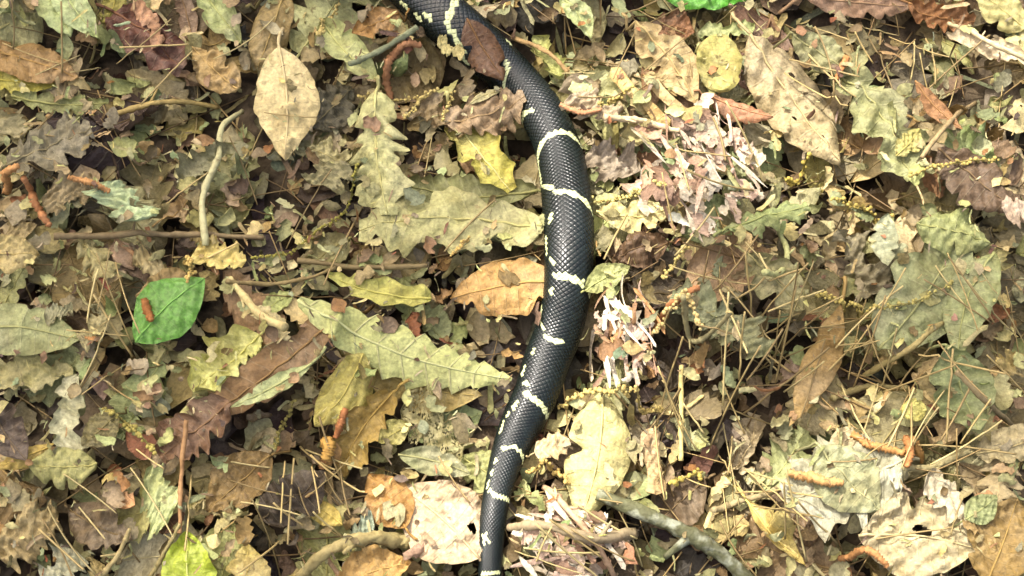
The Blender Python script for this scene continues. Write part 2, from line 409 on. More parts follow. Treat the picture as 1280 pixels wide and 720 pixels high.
sp_w = np.stack([P(a, b, ZS) for a, b, _ in sp_px])[:, :2]
mpp = np.linalg.norm(P(641, 360, ZS)-P(640, 360, ZS))
depth = np.array([np.linalg.norm(np.r_[p, ZS]-CAM) for p in sp_w])/DIST
sp_r = sp_px[:, 2]/2*HALF/640*depth*0.985
def snake_gap(x, y):
    d = np.hypot(sp_w[:, 0]-x, sp_w[:, 1]-y)-sp_r; return d.min()
def foot_clear(bx, by, tx, ty, Wd, m=0.0):
    for q in (0.05, 0.3, 0.5, 0.7, 0.95):
        if snake_gap(bx+(tx-bx)*q, by+(ty-by)*q) < Wd*0.42*math.sin(math.pi*min(max(q, .2), .8))+m: return False
    return True

# ------------------------------------------------------------------ scattered leaves
LAND = {'bright green leaf': (218, 393), 'round yellow leaf': (898, 86), 'pale beige oval leaf': (350, 137), 'long toothed pale green leaf': (510, 425),
        'large lobed olive leaf': (570, 300), 'pale grey lobed leaf': (1040, 615), 'lichened stick': (850, 665), 'lime yellow leaf': (235, 700), 'pale pink leaf': (555, 655),
        'pale crooked twig': (268, 220), 'yellow spiny leaf': (282, 458), 'maroon crumpled leaf': (190, 75), 'broad grey-green leaf': (1180, 370),
        'long cream leaf': (742, 580), 'big grey-tan leaf': (990, 140), 'tan ribbed leaf': (45, 75), 'white-grey torn leaf': (90, 525), 'orange catkins': (1130, 560), 'cupped tan leaf': (1248, 680)}
LW = {k: P(*v)[:2] for k, v in LAND.items()}
def colour_word(c):
    r_, g_, b_ = c; v = (r_+g_+b_)/3
    if v < 82: return 'dark brown'
    if v < 100: return 'brown'
    if g_ >= r_-7: return 'olive' if v < 130 else 'pale olive'
    if r_-b_ > 58: return 'orange tan' if v < 140 else 'golden tan'
    if v > 148: return 'pale buff'
    if r_-b_ < 40: return 'grey brown' if v < 125 else 'grey tan'
    return 'tan'
KW = {'ovate': 'oval', 'oak': 'lobed', 'lance': 'narrow', 'beech': 'ribbed', 'chestnut': 'toothed', 'scrap': 'torn', 'spiny': 'pointed', 'round': 'round', 'strip': 'shredded'}
def near(x, y):
    k = min(LW, key=lambda q: np.hypot(LW[q][0]-x, LW[q][1]-y)); d = np.hypot(LW[k][0]-x, LW[k][1]-y)
    return ('beside the ' if d < 0.045 else 'near the ' if d < 0.085 else 'a hand away from the ')+k
def scatter(n, r, Lr, pal, kinds, pct, tilt, area=(-0.37, 0.37, -0.235, 0.25), clear=False):
    k = 0; tries = 0
    while k < n and tries < n*6:
        tries += 1
        x, y = r.uniform(area[0], area[1]), r.uniform(area[2], area[3]); a = r.uniform(0, 2*np.pi)
        kind = kinds[r.integers(len(kinds))]; L = r.uniform(*Lr)
        Wd = L*(r.uniform(0.3, 0.42) if kind == 'lance' else r.uniform(0.12, 0.22) if kind == 'strip' else r.uniform(0.5, 0.85))
        d = np.array([math.cos(a), math.sin(a)])*L/2
        if clear and not foot_clear(x-d[0], y-d[1], x+d[0], y+d[1], Wd, 0.001): continue
        c = np.clip(np.array(pal[r.integers(len(pal))])*r.uniform(0.88, 1.1)+r.normal(0, 5, 3), 40, 215)
        cup, bend = r.normal(0, 0.9), r.normal(0, 0.8)
        o = leaf_object('fallen_leaf', kind, (x-d[0], y-d[1]), (x+d[0], y+d[1]), Wd, c, r, stem=(kind in ('ovate', 'oak', 'beech', 'lance') and r.random() < 0.6),
                        pct=pct, roll=r.normal(0, tilt), pitch=r.normal(0, tilt*0.6), cup=cup, bend=bend, nt=26, ns=8, rough=1.5, pleat=0.02 if kind in ('beech', 'chestnut') else 0.0)
        sz = 'small' if L < 0.032 else 'large' if L > 0.055 else 'medium'
        cw = 'curled ' if abs(cup)+abs(bend) > 1.6 else ''
        tag(o, f'{sz} {cw}{colour_word(c)} {KW[kind]} leaf {near(x, y)}', 'leaf', 'scattered fallen leaves')
        k += 1
scatter(85, rng, (0.045, 0.075), PAL+DARK[3:], ['oak', 'ovate', 'beech', 'oak', 'scrap', 'chestnut'], 78, 0.22)

# loose needles in the lower litter
def needle_path(x, y, L, a, r, n=9):
    q = np.linspace(-0.5, 0.5, n); cv = r.normal(0, 0.10)
    d = np.array([math.cos(a), math.sin(a)]); m = np.array([-d[1], d[0]])
    xy = np.array([x, y])+d*(q*L)[:, None]+m*(cv*L*(q**2-0.1))[:, None]
    h = hmax(xy[:, 0], xy[:, 1])
    A = np.polyfit(q, h, 1); line = np.polyval(A, q); line += max(0, np.percentile(h-line, 85))
    z = np.maximum(line, h)*0.6+line*0.4+0.0006
    return np.column_stack([xy, z])
def needle_layer(name, n, area, r, label):
    VV, FF, CC = [], [], []; off = 0
    for i in range(n):
        x, y = r.uniform(area[0], area[1]), r.uniform(area[2], area[3])
        if r.random() < 0.45 and x < 0: continue
        if not snake_gap(x, y) > 0.0: continue
        p = needle_path(x, y, r.uniform(0.03, 0.085), r.uniform(0, np.pi), r)
        V, F = tube_t(p, r.uniform(0.0004, 0.00065), 3); VV.append(V); FF.append(F+off); off += len(V)
        c = alb(np.array([(168, 140, 95), (150, 125, 85), (130, 105, 72), (180, 158, 112)][r.integers(4)])*r.uniform(0.85, 1.1)); CC.append(np.repeat(c[None], len(V), 0))
    o = obj(name, mesh(name, np.vstack(VV), np.vstack(FF), col=np.vstack(CC), mats=[M_NEEDLE_S])); return tag(o, label, 'pine needles', kind='stuff')
needle_layer('pine_needle_litter', 750, (-0.42, 0.42, -0.28, 0.3), rng, 'loose dry pine needles tangled through the leaf litter')
scatter(105, rng, (0.022, 0.05), PAL+[(172, 160, 108), (178, 168, 122), (165, 170, 122)], ['oak', 'ovate', 'beech', 'oak', 'scrap', 'scrap', 'lance', 'spiny'], 74, 0.3, clear=True)

scrap_layer('curled_leaf_bits', 2500, (0.006, 0.018), PAL+PAL[4:7]+[(186, 170, 126), (180, 150, 104), (150, 104, 66)], (0.38, -0.25, 0.28), rng, label='small curled leaf bits lying loose over the larger leaves',
            pct=80, tiltmax=0.6, kinds=('scrap', 'scrap', 'strip', 'lance', 'oak'), nt=9, ns=4, skip=lambda x, y: snake_gap(x, y) < 0.0)

# ------------------------------------------------------------------ leaves one can pick out
def PZ(px, py):
    p = P(px, py, 0.026)
    for _ in range(2):
        dx = np.linspace(-0.006, 0.006, 5)
        z = np.percentile(hmax(p[0]+dx[:, None]+0*dx[None], p[1]+dx[None, :]+0*dx[:, None]), 70); p = P(px, py, z+0.002)
    return p
def hero(kind, b, t, w, color, label, name='fallen_leaf', group=None, **kw):
    r = np.random.default_rng(int(b[0]*7+b[1]*13+t[0]*3+t[1]*17+5000))
    B, T = PZ(*b), PZ(*t)
    zm = (B[2]+T[2])/2; B, T = P(*b, zm), P(*t, zm)
    kw.setdefault('nt', 56); kw.setdefault('ns', 16); kw.setdefault('pct', 91); kw.setdefault('rough', 1.5); kw.setdefault('roll', r.normal(0, 0.12)); kw.setdefault('pitch', r.normal(0, 0.08))
    kw.setdefault('cup', r.normal(0, 0.45)); kw.setdefault('bend', r.normal(0, 0.4)); kw.setdefault('twist', r.normal(0, 0.12))
    kw.setdefault('stem', kind not in ('scrap', 'strip') and r.random() < 0.6)
    kw.setdefault('rib', kind not in ('scrap', 'strip'))
    if kind == 'chestnut': kw.setdefault('nt', 60)
    o = leaf_object(name, kind, B, T, w*HALF/640, color, r, **kw)
    return tag(o, label, 'leaf', group)

# those the snake lies on or presses against
PRE = [
 ('chestnut', (672, 248), (498, 238), 58, (126, 126, 84), 'dull olive toothed leaf under the edge of the large lobed leaf', dict(n=9, pleat=0.02, cup=-0.5)),
 ('oak', (677, 298), (450, 296), 100, (166, 161, 112), 'large lobed olive leaf with its stem under the snake', dict(n=3, name='oak_leaf', cup=-0.35, bend=-0.25, stem=False, nt=60)),
 ('ovate', (700, 362), (564, 384), 80, (180, 140, 84), 'smooth orange-tan leaf poking out from under the snake', dict(cup=-0.6, bend=0.2, stem=False, rough=0.7)),
 ('ovate', (730, 372), (786, 342), 34, (150, 154, 102), 'little pale green leaf wedged against the snake on the sunlit side', dict(cup=0.5)),
 ('scrap', (722, 205), (800, 222), 66, (150, 135, 125), 'grey shredded leaf lying against the snake in the sun', dict(rough=2.5)),
 ('scrap', (712, 120), (770, 158), 50, (170, 150, 130), 'pinkish grey torn leaf beside the snake below the small pale green oval', dict(rough=2)),
 ('ovate', (575, 570), (640, 610), 56, (150, 150, 98), 'dull olive leaf tucked under the thin part of the snake', dict(stem=False)),
 ('ovate', (600, 706), (503, 618), 100, (190, 165, 142), 'pale pink broad leaf with a small hole beside the snake tail', dict(nt=110, ns=44, holes=((0.22, -0.45, 0.10), (0.25, -0.36, 0.06)), cup=-0.3, bend=-0.2, name='broad_leaf', rough=0.7, tears=0, edge=0.02)),
]
for k, b, t, w, c, lab, kw in PRE: hero(k, b, t, w, c, lab, **{'roll': 0.0, 'pitch': 0.0, **kw})

# ------------------------------------------------------------------ snake
n_path = len(sp_px)
zax = np.full(n_path, ZS)
for it in range(3):
    tg = np.gradient(sp_w, axis=0); tg /= np.linalg.norm(tg, axis=1)[:, None]+1e-12
    nr = np.stack([-tg[:, 1], tg[:, 0]], -1)
    off = np.linspace(-0.6, 0.6, 9)
    xs = sp_w[:, None, 0]+nr[:, None, 0]*off*sp_r[:, None]; ys = sp_w[:, None, 1]+nr[:, None, 1]*off*sp_r[:, None]
    hz = np.percentile(hmax(xs, ys), 80, axis=1)
    zz = hz+sp_r*0.80-0.001
    k = np.hanning(161); k /= k.sum()
    zax = np.convolve(np.pad(zz, 80, mode='edge'), k, mode='valid')
    sp_w = np.stack([P(a, b, z) for (a, b, _), z in zip(sp_px, zax)])[:, :2]
axis = np.column_stack([sp_w, zax])
sl = np.r_[0, np.cumsum(np.linalg.norm(np.diff(axis, axis=0), axis=1))]
s_in = (np.interp(-45, sp_px[np.argmin(sp_px[:, 1]):, 1], sl[np.argmin(sp_px[:, 1]):]), np.interp(760, sp_px[np.argmin(sp_px[:, 1]):, 1], sl[np.argmin(sp_px[:, 1]):]))
ring_s = np.r_[np.arange(0, s_in[0], 0.0013), np.arange(s_in[0], s_in[1], 0.00028), np.arange(s_in[1], sl[-1], 0.0010)]
Cx = np.stack([np.interp(ring_s, sl, axis[:, k]) for k in range(3)], -1)
rad = np.interp(ring_s, sl, sp_r)
T = np.gradient(Cx, axis=0); T /= np.linalg.norm(T, axis=1)[:, None]
ks = np.hanning(31); ks /= ks.sum()
Nn = np.array([0, 0, 1.0])-T*T[:, 2:3]; Nn /= np.linalg.norm(Nn, axis=1)[:, None]
Bn = np.cross(Nn, T)
NA, NR = 250, 48
th = np.linspace(-np.pi, np.pi, NA, endpoint=False)
lb = np.interp(ring_s, sl, np.maximum(sp_r, 0.0125))*0.100
Bc = np.r_[0, np.cumsum(np.diff(ring_s)/((lb[1:]+lb[:-1])/2))]
A2, B2 = np.meshgrid(th/(2*np.pi)*NR, Bc, indexing='xy')
p_, q_ = (A2+B2)/2, (B2-A2)/2
fp, fq = p_-np.floor(p_), q_-np.floor(q_)
pc, qc = np.floor(p_)+0.5, np.floor(q_)+0.5
Ac, Bcc = pc-qc, pc+qc
s_c = np.interp(Bcc, Bc, ring_s); th_c = (Ac/NR*2*np.pi+np.pi) % (2*np.pi)-np.pi
r_c = np.interp(s_c, sl, sp_r)
sm = lambda x, a, b: np.clip((x-a)/(b-a), 0, 1)**2*(3-2*np.clip((x-a)/(b-a), 0, 1))
rear = np.minimum(1-fp, 1-fq); v = (fp+fq)/2
front = np.minimum(fp, fq)
relief = sm(rear, 0, 0.2)*(0.25+0.75*v)*sm(front, -0.1, 0.25)
amp = 0.00062*np.clip(np.interp(ring_s, sl, sp_r)/0.0155, 0.8, 1)*((ring_s > s_in[0]) & (ring_s < s_in[1]))
belly = sm(np.abs(th), 2.0, 2.4)
rr = 1.0
up = np.cos(th); hgt = np.where(up > 0, 0.90*up, 0.80*np.sign(up)*np.abs(up)**0.7)
sd = np.sin(th)*(1+0.03*np.cos(2*th))
rel = amp[:, None]*relief*(1-belly)[None]
Vs = Cx[:, None]+Nn[:, None]*((rad[:, None]+rel)*hgt[None])[..., None]+Bn[:, None]*((rad[:, None]+rel)*sd[None])[..., None]
# pattern: pale cross bands and the chain along the flank, one whole scale at a time
BANDS = [[(578, -4), (566, 33), (574, 52), (579, 64)], [(541, 26), (548, 30)], [(651, 157), (660, 152), (673, 150)],
    [(673, 202), (680, 191), (690, 182), (705, 176), (718, 177), (727, 184)], [(697, 257), (712, 258), (727, 262), (741, 270)], [(694, 347), (710, 348), (728, 356)],
    [(681, 424), (690, 430), (701, 429)], [(655, 494), (664, 501), (673, 507), (685, 523)], [(626, 568), (640, 566), (650, 573), (658, 582)],
    [(611, 617), (620, 625), (641, 628)], [(604, 670), (611, 677)], [(603, 717), (624, 716)]]
CHAIN = [[(508, 9), (516, 16)], [(527, 24), (533, 31)], [(637, 80), (642, 95), (638, 116)], [(673, 203), (672, 214), (677, 236)], [(679, 241), (692, 251)], [(691, 280), (687, 287)], [(682, 301), (683, 321)],
    [(689, 328), (691, 332)], [(689, 362), (690, 365)], [(676, 382), (675, 402), (679, 411)], [(665, 444), (664, 448)], [(655, 462), (652, 470)], [(655, 482), (657, 484)], [(645, 506), (640, 513)], [(634, 520), (632, 523)],
    [(628, 530), (624, 543)], [(619, 580), (617, 584)], [(614, 594), (613, 598)], [(610, 606), (609, 613)], [(608, 667), (605, 680)], [(736, 358), (738, 368)], [(637, 47), (641, 52)], [(577, 66), (582, 78)]]
axpx = proj(np.column_stack([Cx]))
vdir = CAM-Cx; vdir /= np.linalg.norm(vdir, axis=1)[:, None]
th_v = np.arctan2((vdir*Bn).sum(1), (vdir*Nn).sum(1))
def to_body(pt):
    d = np.hypot(axpx[:, 0]-pt[0], axpx[:, 1]-pt[1]); i = int(np.argmin(d))
    j = min(i+3, len(axpx)-1); t2 = axpx[j]-axpx[i-3]; t2 /= np.linalg.norm(t2)
    off = np.array(pt)-axpx[i]
    side = -(t2[0]*off[1]-t2[1]*off[0])                      # positive to the right hand when the tail points down the picture
    hw = rad[i]/HALF*640/(np.linalg.norm(Cx[i]-CAM)/DIST)
    return ring_s[i], th_v[i]+math.asin(max(-0.97, min(0.97, side/hw)))
is_pale = np.zeros(s_c.shape, bool)
def paint(poly, thr):
    global is_pale
    q = np.array([to_body(p) for p in poly])
    for a, b in zip(q[:-1], q[1:]):
        m = 0.5*(a[0]+b[0]); lo, hi = min(a[0], b[0])-0.006, max(a[0], b[0])+0.006
        w = np.where((ring_s > lo-0.005) & (ring_s < hi+0.005))[0]
        if not len(w): continue
        i0, i1 = w[0], w[-1]+1
        R_ = np.interp(m, sl, sp_r)
        X, Y = 0.7*s_c[i0:i1]+0.3*ring_s[i0:i1, None], (th_c[i0:i1]*0.7+th[None]*0.3)*R_
        ax_, ay_, bx_, by_ = a[0], a[1]*R_, b[0], b[1]*R_
        L2 = (bx_-ax_)**2+(by_-ay_)**2+1e-12
        u = np.clip(((X-ax_)*(bx_-ax_)+(Y-ay_)*(by_-ay_))/L2, 0, 1)
        is_pale[i0:i1] |= np.hypot(X-ax_-u*(bx_-ax_), Y-ay_-u*(by_-ay_)) < thr*np.clip(R_/0.0155, 0.62, 1)
for b in BANDS: paint(b, 0.0019)
for b in CHAIN: paint(b, 0.0017)
out = (s_c < s_in[0]) | (s_c > s_in[1])
bandpos = np.abs((s_c/0.043) % 1-0.5)*0.043
is_pale |= out & (bandpos < 0.0022) & (np.abs(th_c) < 1.25)
is_pale |= out & (np.abs(np.abs(th_c)-1.35) < 0.11) & (np.sin(s_c*420) > -0.2)
is_pale &= (front > 0.03)
hsh = np.sin(pc*127.1+qc*311.7)*43758.5453; hsh -= np.floor(hsh)
black = np.array([0.0060, 0.0095, 0.0080]); pale = np.array([0.62, 0.66, 0.33])
cols = np.where(is_pale[..., None], pale*(0.80+0.25*hsh[..., None]), black*(0.7+0.7*hsh[..., None]))
msn, t_ = nodes('snake_scales')
atc = N(t_, 'ShaderNodeAttribute', attribute_name='Col'); tcs = N(t_, 'ShaderNodeTexCoord')
nz = N(t_, 'ShaderNodeTexNoise', {'Vector': tcs.outputs['Object'], 'Scale': 900.0, 'Detail': 2.0}).outputs[0]
nzb = N(t_, 'ShaderNodeTexNoise', {'Vector': tcs.outputs['Object'], 'Scale': 60.0, 'Detail': 2.0}).outputs[0]
bp = N(t_, 'ShaderNodeBump', {'Strength': 0.15, 'Distance': 0.0003, 'Height': nz})
rg = N(t_, 'ShaderNodeMapRange', {0: nzb, 1: 0.3, 2: 0.7, 3: 0.22, 4: 0.32}).outputs[0]
bsn = N(t_, 'ShaderNodeBsdfPrincipled', {'Base Color': atc.outputs['Color'], 'Roughness': rg, 'Specular IOR Level': 0.42, 'Normal': bp.outputs[0]})
osn = N(t_, 'ShaderNodeOutputMaterial', {0: bsn.outputs[0]})
Vf = Vs.reshape(-1, 3); c0 = np.array([Cx[len(Cx)//2, 0], Cx[len(Cx)//2, 1], Vf[:, 2].min()])
Ff = grid_faces(len(ring_s), NA, True)
n0 = len(Vf); Vf2 = np.vstack([Vf, Cx[:1], Cx[-1:]]); cc = np.vstack([cols.reshape(-1, 3), black, black])
j = np.arange(NA); j2 = (j+1) % NA; e0 = (len(ring_s)-1)*NA
caps = np.vstack([np.stack([j2, j, j*0+n0], -1), np.stack([e0+j, e0+j2, j*0+n0+1], -1)])
snake = obj('snake', mesh('snake', Vf2-c0, np.vstack([tri(Ff), caps]), col=cc, mats=[msn]), loc=c0)
tag(snake, 'black snake with pale yellow cross bands crawling over the leaf litter', 'snake')
m_eye, te = nodes('snake_eye'); N(te, 'ShaderNodeOutputMaterial', {0: N(te, 'ShaderNodeBsdfPrincipled', {'Base Color': (0.01, 0.008, 0.006, 1), 'Roughness': 0.1}).outputs[0]})
ie = int(np.searchsorted(ring_s, 0.014))
for sg in (-1, 1):
    pe = Cx[ie]+Nn[ie]*rad[ie]*0.45+Bn[ie]*rad[ie]*0.82*sg
    Ve, Fe = tube_t(np.array([pe+T[ie]*k for k in np.linspace(-0.0024, 0.0024, 7)]), 0.0025*np.sqrt(np.clip(1-np.linspace(-0.98, 0.98, 7)**2, 0, 1))+1e-5, 10)
    obj('eye', mesh('eye', Ve-c0, Fe, mats=[m_eye]), snake)
upv = hgt > 0
splat(Vs[::2, :, 0], Vs[::2, :, 1], np.where(hgt[None] > -2, Vs[::2, :, 2], 0))

# ------------------------------------------------------------------ leaves on top, in the order they overlap
HERO = [
 # round the tan ribbed leaf and the maroon one
 ('ovate', (-25, 12), (28, 38), 44, (140, 150, 105), 'grey-green leaf tip above the tan ribbed leaf', {}),
 ('ovate', (46, -12), (92, 52), 44, (165, 176, 126), 'pale green leaf lying half beneath its pale green neighbour', dict(stem=False)),
 ('ovate', (78, -18), (130, 64), 46, (172, 184, 132), 'pale green leaf with two needles across it above the tan ribbed leaf', dict(mat=M_GREEN, cup=-0.3)),
 ('lance', (-20, 104), (74, 113), 36, (166, 156, 62), 'yellow-olive narrow leaf under the tan ribbed leaf', {}),
 ('beech', (-30, 60), (98, 96), 56, (166, 130, 80), 'tan ribbed leaf lying on the yellow-olive leaf', dict(pleat=0.035, name='beech_leaf', cup=-0.4)),
 ('oak', (24, 136), (146, 150), 30, (130, 132, 84), 'ragged mossy olive leaf strip below the yellow-olive leaf', dict(n=6)),
 ('oak', (10, 210), (120, 172), 84, (124, 115, 95), 'broad grey-brown lobed leaf above the paired orange catkins', dict(n=3, name='oak_leaf')),
 ('scrap', (-8, 150), (38, 190), 44, (152, 142, 110), 'grey-tan torn leaf touching the broad grey-brown lobed leaf', {}),
 ('ovate', (150, -8), (132, 42), 36, (142, 132, 58), 'olive-yellow leaf beside the maroon crumpled leaf', {}),
 ('spiny', (150, 30), (236, 108), 70, (90, 54, 42), 'maroon crumpled leaf over a dark hollow', dict(cup=-1.3, bend=-0.8, rough=3.0, pct=96, name='maple_leaf')),
 ('scrap', (165, 5), (205, 60), 34, (150, 110, 85), 'pinkish brown scrap on the maroon crumpled leaf', dict(cup=-0.9, rough=2)),
 ('ovate', (252, -14), (302, 52), 44, (160, 166, 116), 'pale green leaf with dark speckles above the tan torn leaf', {}),
 ('ovate', (300, 118), (242, 62), 52, (176, 146, 98), 'tan torn leaf between the maroon leaf and the pale beige oval leaf', dict(rough=2)),
 ('scrap', (228, 232), (292, 190), 46, (130, 126, 100), 'grey folded leaf crossed by the pale crooked twig', dict(fold=0.5)),
 ('scrap', (60, 262), (128, 250), 60, (148, 130, 98), 'wrinkled tan leaf between an orange catkin and the lichen-pale scrap', dict(rough=2)),
 ('scrap', (10, 262), (38, 300), 40, (150, 132, 96), 'tan flake behind the upright orange catkin', {}),
 # the beige oval leaf and its neighbours
 ('beech', (358, -14), (322, 88), 52, (150, 128, 84), 'rolled brown ribbed leaf above the pale beige oval leaf', dict(cup=-1.2, pleat=0.03, name='beech_leaf')),
 ('ovate', (388, 160), (444, 108), 60, (86, 80, 64), 'dark grey-brown leaf between the pale beige oval and the pale lobed leaf', {}),
 ('ovate', (351, 68), (358, 205), 86, (202, 182, 138), 'pale beige oval leaf with faint pink edges', dict(cup=-0.35, bend=-0.25, rough=0.6, name='beech_leaf', rib_col=(200, 178, 140), tears=0, edge=0.0, roll=0.0)),
 ('ovate', (404, 36), (474, 108), 44, (184, 186, 132), 'pale green-white leaf lying over a grey twig', dict(fold=0.25)),
 ('ovate', (500, 20), (440, 44), 42, (156, 116, 62), 'orange-brown leaf near the snake beyond the orange curved catkin', {}),
 ('oak', (472, 124), (486, 275), 86, (174, 170, 122), 'pale olive lobed leaf pointing at the large lobed olive leaf', dict(n=3, cup=-0.3, name='oak_leaf')),
 ('oak', (440, 200), (382, 170), 50, (164, 154, 114), 'small tan lobed leaf beside the pale beige oval leaf', dict(n=2)),
 ('scrap', (382, 236), (440, 215), 44, (140, 132, 98), 'speckled olive-grey scrap below the small tan lobed leaf', {}),
 ('spiny', (566, 144), (640, 242), 66, (184, 174, 84), 'yellow leaf folded along its midrib with a brown half', dict(fold=-0.45, rib_col=(200, 190, 130))),
 ('scrap', (520, 130), (590, 170), 60, (138, 118, 90), 'brown crumbling leaf with beaded catkins near the curved orange catkin', dict(rough=2.2)),
 ('oak', (556, 150), (656, 120), 66, (152, 126, 100), 'grey-pink crumpled lobed leaf touching the snake', dict(n=3, cup=-0.8, rough=2.4, pct=70, name='oak_leaf')),
 ('scrap', (548, 58), (582, 82), 24, (178, 164, 112), 'small pale scrap beside the snake below its side spots', {}),
 ('ovate', (584, 28), (630, 98), 48, (108, 74, 48), 'glossy brown leaf lying over the flank of the snake', dict(cup=-0.7, pct=60, mat=M_GREEN, rough=0.7, stem=False)),
 ('lance', (626, 110), (586, 128), 14, (168, 158, 120), 'pale underside sliver below the glossy brown leaf', {}),
 # middle left
 ('scrap', (138, 236), (180, 294), 68, (172, 186, 148), 'pale lichen-green torn scrap', dict(holes=((0.6, 0.5, 0.25),))),
 ('ovate', (-18, 330), (58, 330), 52, (176, 156, 106), 'tan leaf with a curled edge above the broad pale olive leaf', {}),
 ('scrap', (-20, 466), (92, 462), 52, (146, 138, 90), 'olive fibrous leaf under the broad pale olive leaf', {}),
 ('ovate', (-50, 414), (104, 428), 66, (148, 150, 106), 'broad smooth pale olive leaf', dict(cup=-0.6, rough=0.7)),
 ('scrap', (56, 398), (92, 384), 30, (150, 146, 118), 'little grey leaf chip on the edge of the broad pale olive leaf', {}),
 ('oak', (100, 300), (140, 350), 46, (160, 148, 104), 'tan ragged leaf crossed by upright pine needles', dict(n=3)),
 ('scrap', (164, 330), (214, 350), 44, (166, 148, 108), 'tan twin-pointed scrap above the bright green leaf', {}),
 ('ovate', (262, 362), (170, 372), 62, (140, 116, 72), 'brown leaf under the bright green leaf', {}),
 ('scrap', (100, 432), (140, 400), 40, (152, 140, 92), 'olive-tan scrap between the broad pale olive leaf and the pine needles', {}),
 ('ovate', (172, 432), (258, 352), 78, (98, 152, 52), 'bright green fresh leaf with an orange catkin stub', dict(mat=M_GREEN, cup=-0.45, bend=-0.3, pleat=0.012, rough=0.7, stem=False, rib_col=(120, 170, 80), tears=0, edge=0.0)),
 ('scrap', (246, 316), (310, 334), 46, (196, 176, 108), 'cream-yellow leaf base at the foot of the pale crooked twig', {}),
 ('beech', (436, 412), (246, 540), 58, (128, 98, 64), 'long brown leaf beside the yellow spiny leaf', dict(cup=-0.5, pleat=0.015)),
 ('lance', (394, 466), (292, 520), 24, (166, 172, 124), 'slim pale green leaf lying on the long brown leaf', {}),
 ('spiny', (326, 420), (240, 488), 84, (192, 190, 118), 'yellow spiny leaf beside the long brown leaf', dict(n=3, cup=-0.3, name='holly_leaf')),
 ('ovate', (326, 392), (368, 366), 28, (160, 166, 102), 'small green-yellow leaf by the tip of the long toothed leaf', {}),
 ('ovate', (450, 452), (604, 500), 66, (164, 144, 90), 'tan leaf under the lower edge of the long toothed leaf', dict(cup=-0.3)),
 ('spiny', (540, 380), (412, 356), 44, (184, 180, 100), 'yellow narrow leaf above the long toothed leaf', {}),
 ('chestnut', (376, 388), (640, 474), 74, (182, 184, 122), 'long toothed pale green leaf with parallel veins', dict(n=9, pleat=0.03, cup=-0.35, bend=0.12, stem=False, nt=90, mat=M_RIB, roll=0.0, name='chestnut_leaf', rib_col=(190, 190, 140), rough=0.6)),
 ('scrap', (320, 388), (362, 432), 28, (184, 168, 128), 'buff curled flake between the bright green and the long toothed leaf', dict(cup=1.0)),
 # lower left
 ('ovate', (458, 452), (396, 540), 60, (170, 158, 86), 'olive-yellow blotched leaf under the tan spotted leaf', dict(stem=False)),
 ('oak', (492, 500), (424, 594), 60, (164, 136, 72), 'tan lobed leaf with black spots near the orange catkin', dict(n=3)),
 ('scrap', (498, 510), (584, 570), 84, (162, 152, 112), 'lacy skeleton leaf full of holes', dict(lace=0.30, rough=1.8, nt=50, ns=30)),
 ('ovate', (512, 530), (474, 556), 34, (150, 142, 80), 'small olive leaf touching the lacy skeleton leaf', {}),
 ('ovate', (500, 575), (590, 600), 36, (130, 130, 96), 'grey-olive leaf between the lacy leaf and the pale pink leaf', {}),
 ('ovate', (508, 664), (462, 596), 58, (160, 118, 60), 'orange-brown leaf beside the pale pink leaf', dict(cup=-0.4)),
 ('lance', (428, 656), (370, 624), 28, (192, 168, 86), 'yellow curled sliver at a dark hollow', dict(cup=-0.9, bend=0.5)),
 ('scrap', (470, 640), (432, 686), 34, (150, 160, 146), 'blue-grey ragged scrap behind the bark strip', {}),
 ('ovate', (330, 660), (412, 600), 70, (70, 58, 46), 'dark brown leaf in the hollow by the yellow sliver', dict(pct=60)),
 ('ovate', (420, 745), (515, 705), 60, (188, 150, 92), 'golden tan leaf under the bark strip', {}),
 ('scrap', (98, 470), (86, 584), 52, (180, 176, 148), 'white-grey torn leaf with a long point', dict(cup=-0.5)),
 ('lance', (72, 560), (-6, 590), 24, (176, 150, 76), 'yellow-edged curled leaf beside the white-grey torn leaf', dict(cup=-0.8)),
 ('ovate', (130, 590), (42, 590), 52, (154, 150, 96), 'olive leaf with notched rim below the white-grey torn leaf', dict(cup=-0.4)),
 ('ovate', (-10, 500), (38, 580), 52, (94, 80, 74), 'dark purple-brown leaf beside the white-grey torn leaf', {}),
 ('ovate', (150, 520), (104, 560), 44, (114, 104, 66), 'dull olive-brown leaf between the white-grey torn leaf and the maroon lobed leaf', {}),
 ('oak', (290, 505), (200, 572), 76, (120, 90, 70), 'reddish brown lobed leaf below the long brown leaf', dict(n=2, rough=1.6)),
 ('ovate', (340, 570), (258, 640), 72, (130, 105, 64), 'brown blotched leaf below the reddish brown lobed leaf', {}),
 ('scrap', (186, 590), (216, 668), 60, (170, 176, 126), 'pale green ragged scrap beside a long reddish stalk', {}),
 ('ovate', (90, 640), (170, 680), 56, (106, 86, 60), 'dark brown leaf near the pale green ragged scrap', {}),
 ('scrap', (-10, 690), (76, 650), 76, (164, 144, 104), 'crumpled tan leaf mass beside the dark brown leaf', dict(rough=2.4)),
 ('scrap', (50, 730), (100, 690), 50, (168, 164, 142), 'grey-white ragged leaf below the crumpled tan mass', {}),
 ('scrap', (130, 700), (120, 740), 30, (176, 158, 110), 'buff flake next to the lime yellow leaf', {}),
 ('ovate', (236, 776), (236, 666), 68, (176, 190, 52), 'lime yellow leaf with a pale midrib', dict(mat=M_GREEN, cup=-0.3, rib_col=(205, 205, 120))),
 ('ovate', (300, 770), (314, 684), 60, (176, 156, 90), 'golden tan leaf beside the lime yellow leaf', {}),
 # beyond and right of the snake
 ('ovate', (700, 2), (738, 58), 34, (164, 172, 122), 'small pale green oval leaf behind the snake', dict(mat=M_GREEN)),
 ('scrap', (676, 40), (700, 98), 40, (174, 176, 110), 'ragged yellow-green scrap against the snake', {}),
